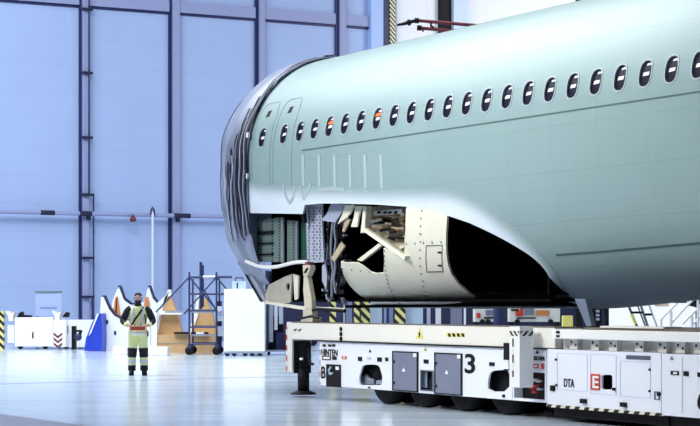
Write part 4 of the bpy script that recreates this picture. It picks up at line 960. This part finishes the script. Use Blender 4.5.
stand(384, 386.5, 'wallrib', 'lilac_pole', 'thin lilac pole right of the left light blue cabinet', 'pole', 51.2, 2.3, .1)
stand(389, 393, 'wallrib', 'lilac_pole', 'broader lilac pole just left of the rightmost striped post', 'pole', 51.3, 2.3, .1)
stand(427, 430.5, 'lilac', 'lilac_pole', 'lilac pole right of the wider light blue cabinet', 'pole', 51.4, 2.3, .1)
o = stand(436, 441, 'whiter', 'tall_locker', 'white locker with red tag under the belly above the beam', 'locker', 51)
stand(451, 462, 'greydoor', 'grey_cabinet', 'dull grey cabinet under the belly left of the small cart', 'cabinet', 51)
stand(464, 466, 'whiter', 'white_pole', 'thin white pole just right of the grey cabinet under the belly', 'pole', 50.8, 2.3, .1)
def cart(x0, x1, Y, label, parts, ytop):
    a, c = pt(x0, 0, Y), pt(x1, 0, Y); zt = pt(0, ytop, Y).z; zb = 1.08
    t = thing('service_cart', label, 'cart', at(((a.x+c.x)/2, Y+.3, 0)))
    mb = MB(); mb.box(a.x, c.x, Y, Y+.6, zb+.03, zt); obj('cart_body', mb, 'creamw', t)
    for x in (a.x+.06, c.x-.06):
        for y in (Y+.06, Y+.54): mb = MB(); mb.box(x-.04, x+.04, y-.04, y+.04, .0, zb+.03); obj('leg', mb, 'black', t)
    for x in (a.x+.2, c.x-.25):
        mb = MB(); mb.lathe((x, Y-.03, zb+.03), [(.02, -.03), (.07, -.025), (.07, .025), (.02, .03)], 'y', 14); obj('wheel', mb, 'rubber', t)
    for i, (p0, q0, p1, q1, m_) in enumerate(parts):
        mb = MB(); front(mb, p0, q0, p1, q1, Y-.012-.002*i, .012); obj('panel', mb, m_, t)
    return t
cart(474.5, 497.5, 49, 'cream service cart with a small red square label under the belly', [(476.5, 313, 480.5, 318, 'red'), (485.5, 310, 496.5, 315.5, 'greydoor'), (484, 317, 498, 318.5, 'black')], 309)
cart(509.5, 560, 49, 'long cream service cart with red grey and orange panels under the belly', [(511, 309, 519, 311, 'black'), (515.5, 311, 523.5, 316, 'red'), (520, 308, 523.5, 311, 'red'), (524.3, 308.5, 534, 315, 'greydoor'), (535.5, 310.5, 549.5, 315.5, 'orangewood'), (517, 317.5, 536, 318.8, 'black')], 307.5)
stand(563, 573, 'yellow', 'yellow_bin', 'yellowish bin behind the slanting blue prop', 'bin', 52, 1.25); 
# trestle, ladder, stairs at right
t = thing('trestle', 'black folding trestle between the slanting prop and the ladder', 'trestle', at((pt(604, 0, 48).x, 48, 0)))
for a, c in (((600, 298), (607, 328)), ((608.5, 298), (606, 328))):
    p, q = pt(*a, 48), pt(*c, 48); dr = (q-p); q2 = p+dr*(p.z/(p.z-q.z)); mb = MB(); mb.tube([p+Vector((0, 0, .3))-dr*.01, q2], .03, 8); obj('leg', mb, 'black', t)
mb = MB(); mb.tube([pt(599, 296, 48), pt(610, 296, 48)], .035, 8); obj('crossbar', mb, 'black', t)
t = thing('dark_cabinet', 'dark cabinet with grey switch strip just right of the slanting prop', 'cabinet', at((pt(594, 0, 49).x, 49, 0)))
mb = MB(); a, c = pt(590, 0, 49), pt(601.5, 0, 49); mb.box(a.x, c.x, 49, 49.5, 0, 1.62); obj('cabinet_body', mb, 'black', t)
for i in range(4): mb = MB(); front(mb, 596, 306+i*4, 599.5, 308.4+i*4, 48.98, .02); obj('switch', mb, 'lilac', t)
t = thing('step_ladder', 'dark step ladder with yellow lower stile leaning under the belly at right', 'ladder', at((pt(640, 0, 46).x, 46, 0)))
def rail(a, c, m_, r=.03, nm='stile', Y=46, full=True):
    p, q = pt(*a, Y), pt(*c, Y); dr = q-p
    if full: q = p+dr*((p.z)/(p.z-q.z))
    mb = MB(); mb.tube([p, q], r, 8); return obj(nm, mb, m_, t)
rail((625, 297), (636, 324), 'tube'); rail((638, 297), (647, 324), 'line'); rail((634.5, 297), (644.5, 324), 'line', .02); rail((646, 297), (656, 324), 'lilac', .02)
rail((631.5, 314), (635.5, 324), 'yellow', .042, 'yellow_sleeve', 45.97, False)
for (x0, x1, y) in ((628, 640, 301.5), (632, 644, 312.5), (643, 652, 314.5)):
    mb = MB(); mb.tube([pt(x0, y, 46), pt(x1, y, 46)], .028, 8); obj('rung', mb, 'black', t)
M['wallstair'] = mat('stair_white', (0.9, 0.9, 0.9), 0.4)
t = thing('access_stairs', 'white tubular handrails of access stairs at the right edge under the belly', 'stairs', at((pt(690, 0, 47).x, 47, 0)))
for a, c, Y in (((661, 319), (684, 296), 47), ((670, 324), (696, 296), 47.3), ((682, 324), (712, 294), 48), ((693, 324), (722, 294), 48.3)):
    mb = MB(); mb.tube([pt(*a, Y), pt(*c, Y)], .035, 8); obj('handrail', mb, 'wallstair', t)
for x, y, Y in ((661, 319, 47), (671, 311, 47), (692, 314, 48), (698, 298, 47.3)):
    p = pt(x, y, Y); mb = MB(); mb.tube([p, Vector((p.x, p.y, 0))], .035, 8); obj('baluster', mb, 'wallstair', t)
mb = MB(); a = pt(662, 0, 47.6); c = pt(760, 0, 47.6)
for i in range(8): mb.box(a.x+i*.28, a.x+.3+i*.28, 47.35, 47.95, .12+i*.2, .16+i*.2)
obj('treads', mb, 'steel', t)
mb = MB(); p = wpt(654, 312); 
p = wpt(645, 300); q = wpt(668, 318)
mb = MB(MW); mb.box(wx(655), wx(668), -.04, 0, wpt(660, 306)[1], wpt(660, 296)[1]); M['stain'] = mat('brown_stain', (0.42, 0.30, 0.22), 0.8, noise=0.5, scale=2); solo('wall_notice', mb, 'stain', 'brownish notice patch on the white wall behind the stairs', 'notice', X=MW @ Matrix.Translation((wx(661), 0, 5)))
mb = MB(); p = pt(697, 301, 60); mb.lathe((p.x, 60, p.z-.2), [(.05, 0), (.28, .05), (.32, .3), (.2, .5), (.05, .6)], 'z', 16); mb.tube([(p.x, 60, 0), (p.x, 60, p.z-.2)], .05, 8); solo('hooded_lamp_stand', mb, 'black', 'black rounded object on a stand behind the stair rails', 'stand')

# ================================================================ PERSON
PX = pt(138, 375.6, 41.7).x; MP = at((PX, 41.7, 0), .10)
pers = thing('person', 'person in yellow hi-vis clothing with black sleeves, standing, holding a red control box', 'person', MP)
def skinmesh(name, verts, edges, radii, m_, parent, sub=2, root=0):
    me = bpy.data.meshes.new(name); me.from_pydata([Vector(v) for v in verts], edges, [])
    o = bpy.data.objects.new(name, me); COL.objects.link(o); o.parent = parent; ROOT[o.name] = ROOT[parent.name]
    s = o.modifiers.new('skin', 'SKIN'); s.use_smooth_shade = True
    for i, r in enumerate(radii):
        sv = me.skin_vertices[0].data[i]; sv.radius = (r, r) if not isinstance(r, tuple) else r; sv.use_root = (i == root)
    d = o.modifiers.new('sub', 'SUBSURF'); d.levels = sub; d.render_levels = sub
    me.materials.append(M[m_]); return o
V_ = []; E_ = []; R_ = []
def nv(p, r, par=None):
    V_.append(p); R_.append(r)
    if par is not None: E_.append((par, len(V_)-1))
    return len(V_)-1
pel = nv((0, 0, .98), (.15, .11)); wa = nv((0, 0, 1.16), (.135, .10), pel); chs = nv((0, 0, 1.36), (.16, .115), wa); nk = nv((0, 0, 1.53), .062, chs)
jaw = nv((0, -.025, 1.62), .070, nk); hd = nv((0, -.015, 1.71), (.080, .095), jaw); tp = nv((0, 0, 1.785), .066, hd)
# the controller hangs at z 1.06, y -.33
for s in (-1, 1):
    hip = nv((s*.10, 0, .90), .095, pel); kn = nv((s*.125, -.015, .50), .065, hip); an = nv((s*.135, .0, .11), .043, kn); ft = nv((s*.155, -.12, .05), .042, an)
    sh = nv((s*.19, 0, 1.46), .065, chs); el = nv((s*.335, .02, 1.20), .046, sh); wr = nv((s*.215, -.24, 1.105), .031, el); pm = nv((s*.175, -.305, 1.10), (.020, .036), wr)
    for k in range(4):
        y0 = -.295-.019*k; L = (.030, .034, .031, .024)[k]
        a1 = nv((s*(.150), y0-.012, 1.112-.006*k), .0095, pm); a2 = nv((s*(.150-L), y0-.018, 1.108-.006*k), .009, a1); nv((s*(.150-L*1.7), y0-.016, 1.096-.006*k), .008, a2)
    t1 = nv((s*.170, -.285, 1.135), .012, pm); nv((s*.140, -.315, 1.142), .010, t1)
skinmesh('body', V_, E_, R_, 'skin', pers, 2)
# face
mb = MB(MP); mb.tube([(0, -.105, 1.705), (0, -.128, 1.672), (0, -.112, 1.662)], [.010, .017, .012], 8); obj('nose', mb, 'skin', pers)
for s in (-1, 1):
    mb = MB(MP); mb.lathe((s*.033, -.098, 1.708), [(.003, -.012), (.012, -.006), (.014, 0), (.008, .008)], 'y', 10); obj('eye', mb, 'whiter', pers)
    mb = MB(MP); mb.lathe((s*.033, -.110, 1.708), [(.004, -.003), (.006, .002)], 'y', 8); obj('pupil', mb, 'black', pers)
    mb = MB(MP); mb.tube([(s*.08, .0, 1.725), (s*.095, .005, 1.70), (s*.085, 0, 1.67)], [.012, .018, .010], 8); obj('ear', mb, 'skin', pers)
    mb = MB(MP); mb.tube([(s*.017, -.112, 1.728), (s*.052, -.098, 1.730)], .006, 6); obj('eyebrow', mb, 'hair', pers)
# hair cap and beard
mb = MB(MP); rings = []
for i in range(9):
    a = i/8*math.pi/2; rings.append((0, .034-.014*math.sin(a), 1.752+.082*math.sin(a), .084*math.cos(a)+.004, .094*math.cos(a)+.004))
mb.loft(rings); obj('hair', mb, 'hair', pers)
mb = MB(MP); mb.loft([(0, -.045, 1.565, .03, .035), (0, -.055, 1.585, .058, .055), (0, -.05, 1.62, .073, .068), (0, -.046, 1.65, .075, .062), (0, -.036, 1.665, .078, .05)]); obj('beard', mb, 'hair', pers)
mb = MB(MP); mb.tube([(-.022, -.116, 1.643), (0, -.119, 1.640), (.022, -.116, 1.643)], .007, 6); obj('mouth', mb, 'darkred', pers)
# clothes
def tor(r): return [(0, y, z, rx, ry) for z, rx, ry, y in r]
mb = MB(MP); mb.loft(tor([(.88, .205, .155, 0), (.98, .205, .155, 0), (1.12, .19, .145, 0), (1.30, .205, .15, 0), (1.42, .21, .145, 0), (1.49, .175, .12, 0), (1.535, .10, .09, 0)])); vest = obj('jacket', mb, 'hiviz', pers, 'yellow hi-vis jacket')
mb = MB(MP); mb.loft(tor([(.90, .209, .159, 0), (.96, .209, .159, 0)])); obj('reflective_band', mb, 'reflect', vest)
for s in (-1, 1):
    mb = MB(MP); mb.tube([(s*.11, -.150, 1.14), (s*.115, -.155, 1.32), (s*.11, -.142, 1.44), (s*.10, -.105, 1.50), (s*.10, -.04, 1.53)], .020, 8); obj('reflective_band', mb, 'reflect', vest)
mb = MB(MP); mb.loft([(0, -.01, 1.50, .095, .09), (0, -.015, 1.56, .078, .078), (0, -.01, 1.58, .07, .07)]); obj('collar', mb, 'darkcloth', vest)
def clothtube(name, pts, rs, m_, parent, lab_=None):
    P_ = smoothpoly([tuple(p)+(r,) for p, r in zip(pts, rs)], 2, False) if False else None
    pp = [Vector(p) for p in pts]; out = []; ro = []
    for i in range(len(pp)-1):
        for k in range(6): t_ = k/6; out.append(pp[i].lerp(pp[i+1], t_)); ro.append(rs[i]*(1-t_)+rs[i+1]*t_)
    out.append(pp[-1]); ro.append(rs[-1])
    for _ in range(3): out = [out[0]]+[(out[i-1]+out[i]*2+out[i+1])/4 for i in range(1, len(out)-1)]+[out[-1]]
    ro = [r*(1+.03*math.sin(i*2.1)) for i, r in enumerate(ro)]
    mb = MB(MP); mb.tube(out, ro, 14); return obj(name, mb, m_, parent, lab_)
for s in (-1, 1):
    sl = clothtube('sleeve', [(s*.15, 0, 1.475), (s*.225, .005, 1.42), (s*.345, .02, 1.20), (s*.25, -.19, 1.12)], [.085, .088, .072, .052], 'darkcloth', pers, 'black sleeve')
    clothtube('cuff', [(s*.262, -.165, 1.128), (s*.232, -.222, 1.108)], [.058, .050], 'hiviz', sl)
    tr = clothtube('trouser_leg', [(s*.095, 0, .96), (s*.105, 0, .80), (s*.125, -.01, .50), (s*.135, 0, .22)], [.118, .118, .092, .085], 'hiviz', pers, 'yellow trouser leg')
    clothtube('knee_patch', [(s*.118, -.006, .60), (s*.125, -.01, .50), (s*.129, -.006, .40)], [.107, .100, .096], 'darkcloth', tr, 'black knee patch')
    clothtube('reflective_band', [(s*.131, 0, .34), (s*.133, 0, .27)], [.095, .094], 'reflect', tr)
    clothtube('trouser_cuff', [(s*.134, 0, .22), (s*.136, 0, .10)], [.088, .086], 'darkcloth', tr)
    mb = MB(MP); mb.loft([(s*.145, -.055, 0.0, .058, .150), (s*.145, -.055, .03, .060, .152), (s*.143, -.045, .075, .056, .135), (s*.139, -.005, .12, .055, .080), (s*.137, .005, .17, .056, .064)]); bt = obj('boot', mb, 'black', pers)
mb = MB(MP); mb.box(.195, .235, -.06, .04, .86, .98); obj('belt_pouch', mb, 'darkcloth', pers)
mb = MB(MP); mb.box(.19, .24, -.075, -.061, .95, .99); obj('orange_badge', mb, 'orange', pers)
rc = thing('remote_control_box', 'red remote control box with black shoulder strap held by the person', 'remote control', MP @ Matrix.Translation((0, -.36, 1.02)))
mb = MB(MP); mb.box(-.165, .165, -.44, -.27, 1.00, 1.085); obj('box_housing', mb, 'boxred', rc, bevel=.012)
mb = MB(MP); mb.box(-.135, .135, -.425, -.285, 1.086, 1.094); obj('control_face', mb, 'reflect', rc)
for x in (-.07, .07):
    mb = MB(MP); mb.tube([(x, -.36, 1.094), (x, -.36, 1.13)], .008, 8); mb.lathe((x, -.36, 1.128), [(.004, 0), (.014, .008), (.004, .018)], 'z', 10); obj('joystick', mb, 'black', rc)
def band(mb, pts, w):
    for a, b in zip(pts, pts[1:]):
        a = Vector(a); b = Vector(b); d = (b-a).normalized(); q = d.cross(Vector((0, -1, 0))).normalized()*w/2
        mb.prism([a-q, b-q, b+q, a+q], (0, .006, 0))
mb = MB(MP); band(mb, [(-.155, -.30, 1.09), (-.06, -.185, 1.24), (.02, -.176, 1.35), (.09, -.16, 1.45), (.12, -.11, 1.52)], .042); obj('strap', mb, 'black', rc)
mb = MB(MP); band(mb, [(.155, -.30, 1.09), (.17, -.185, 1.2), (.15, -.17, 1.35)], .03); obj('strap', mb, 'black', rc)
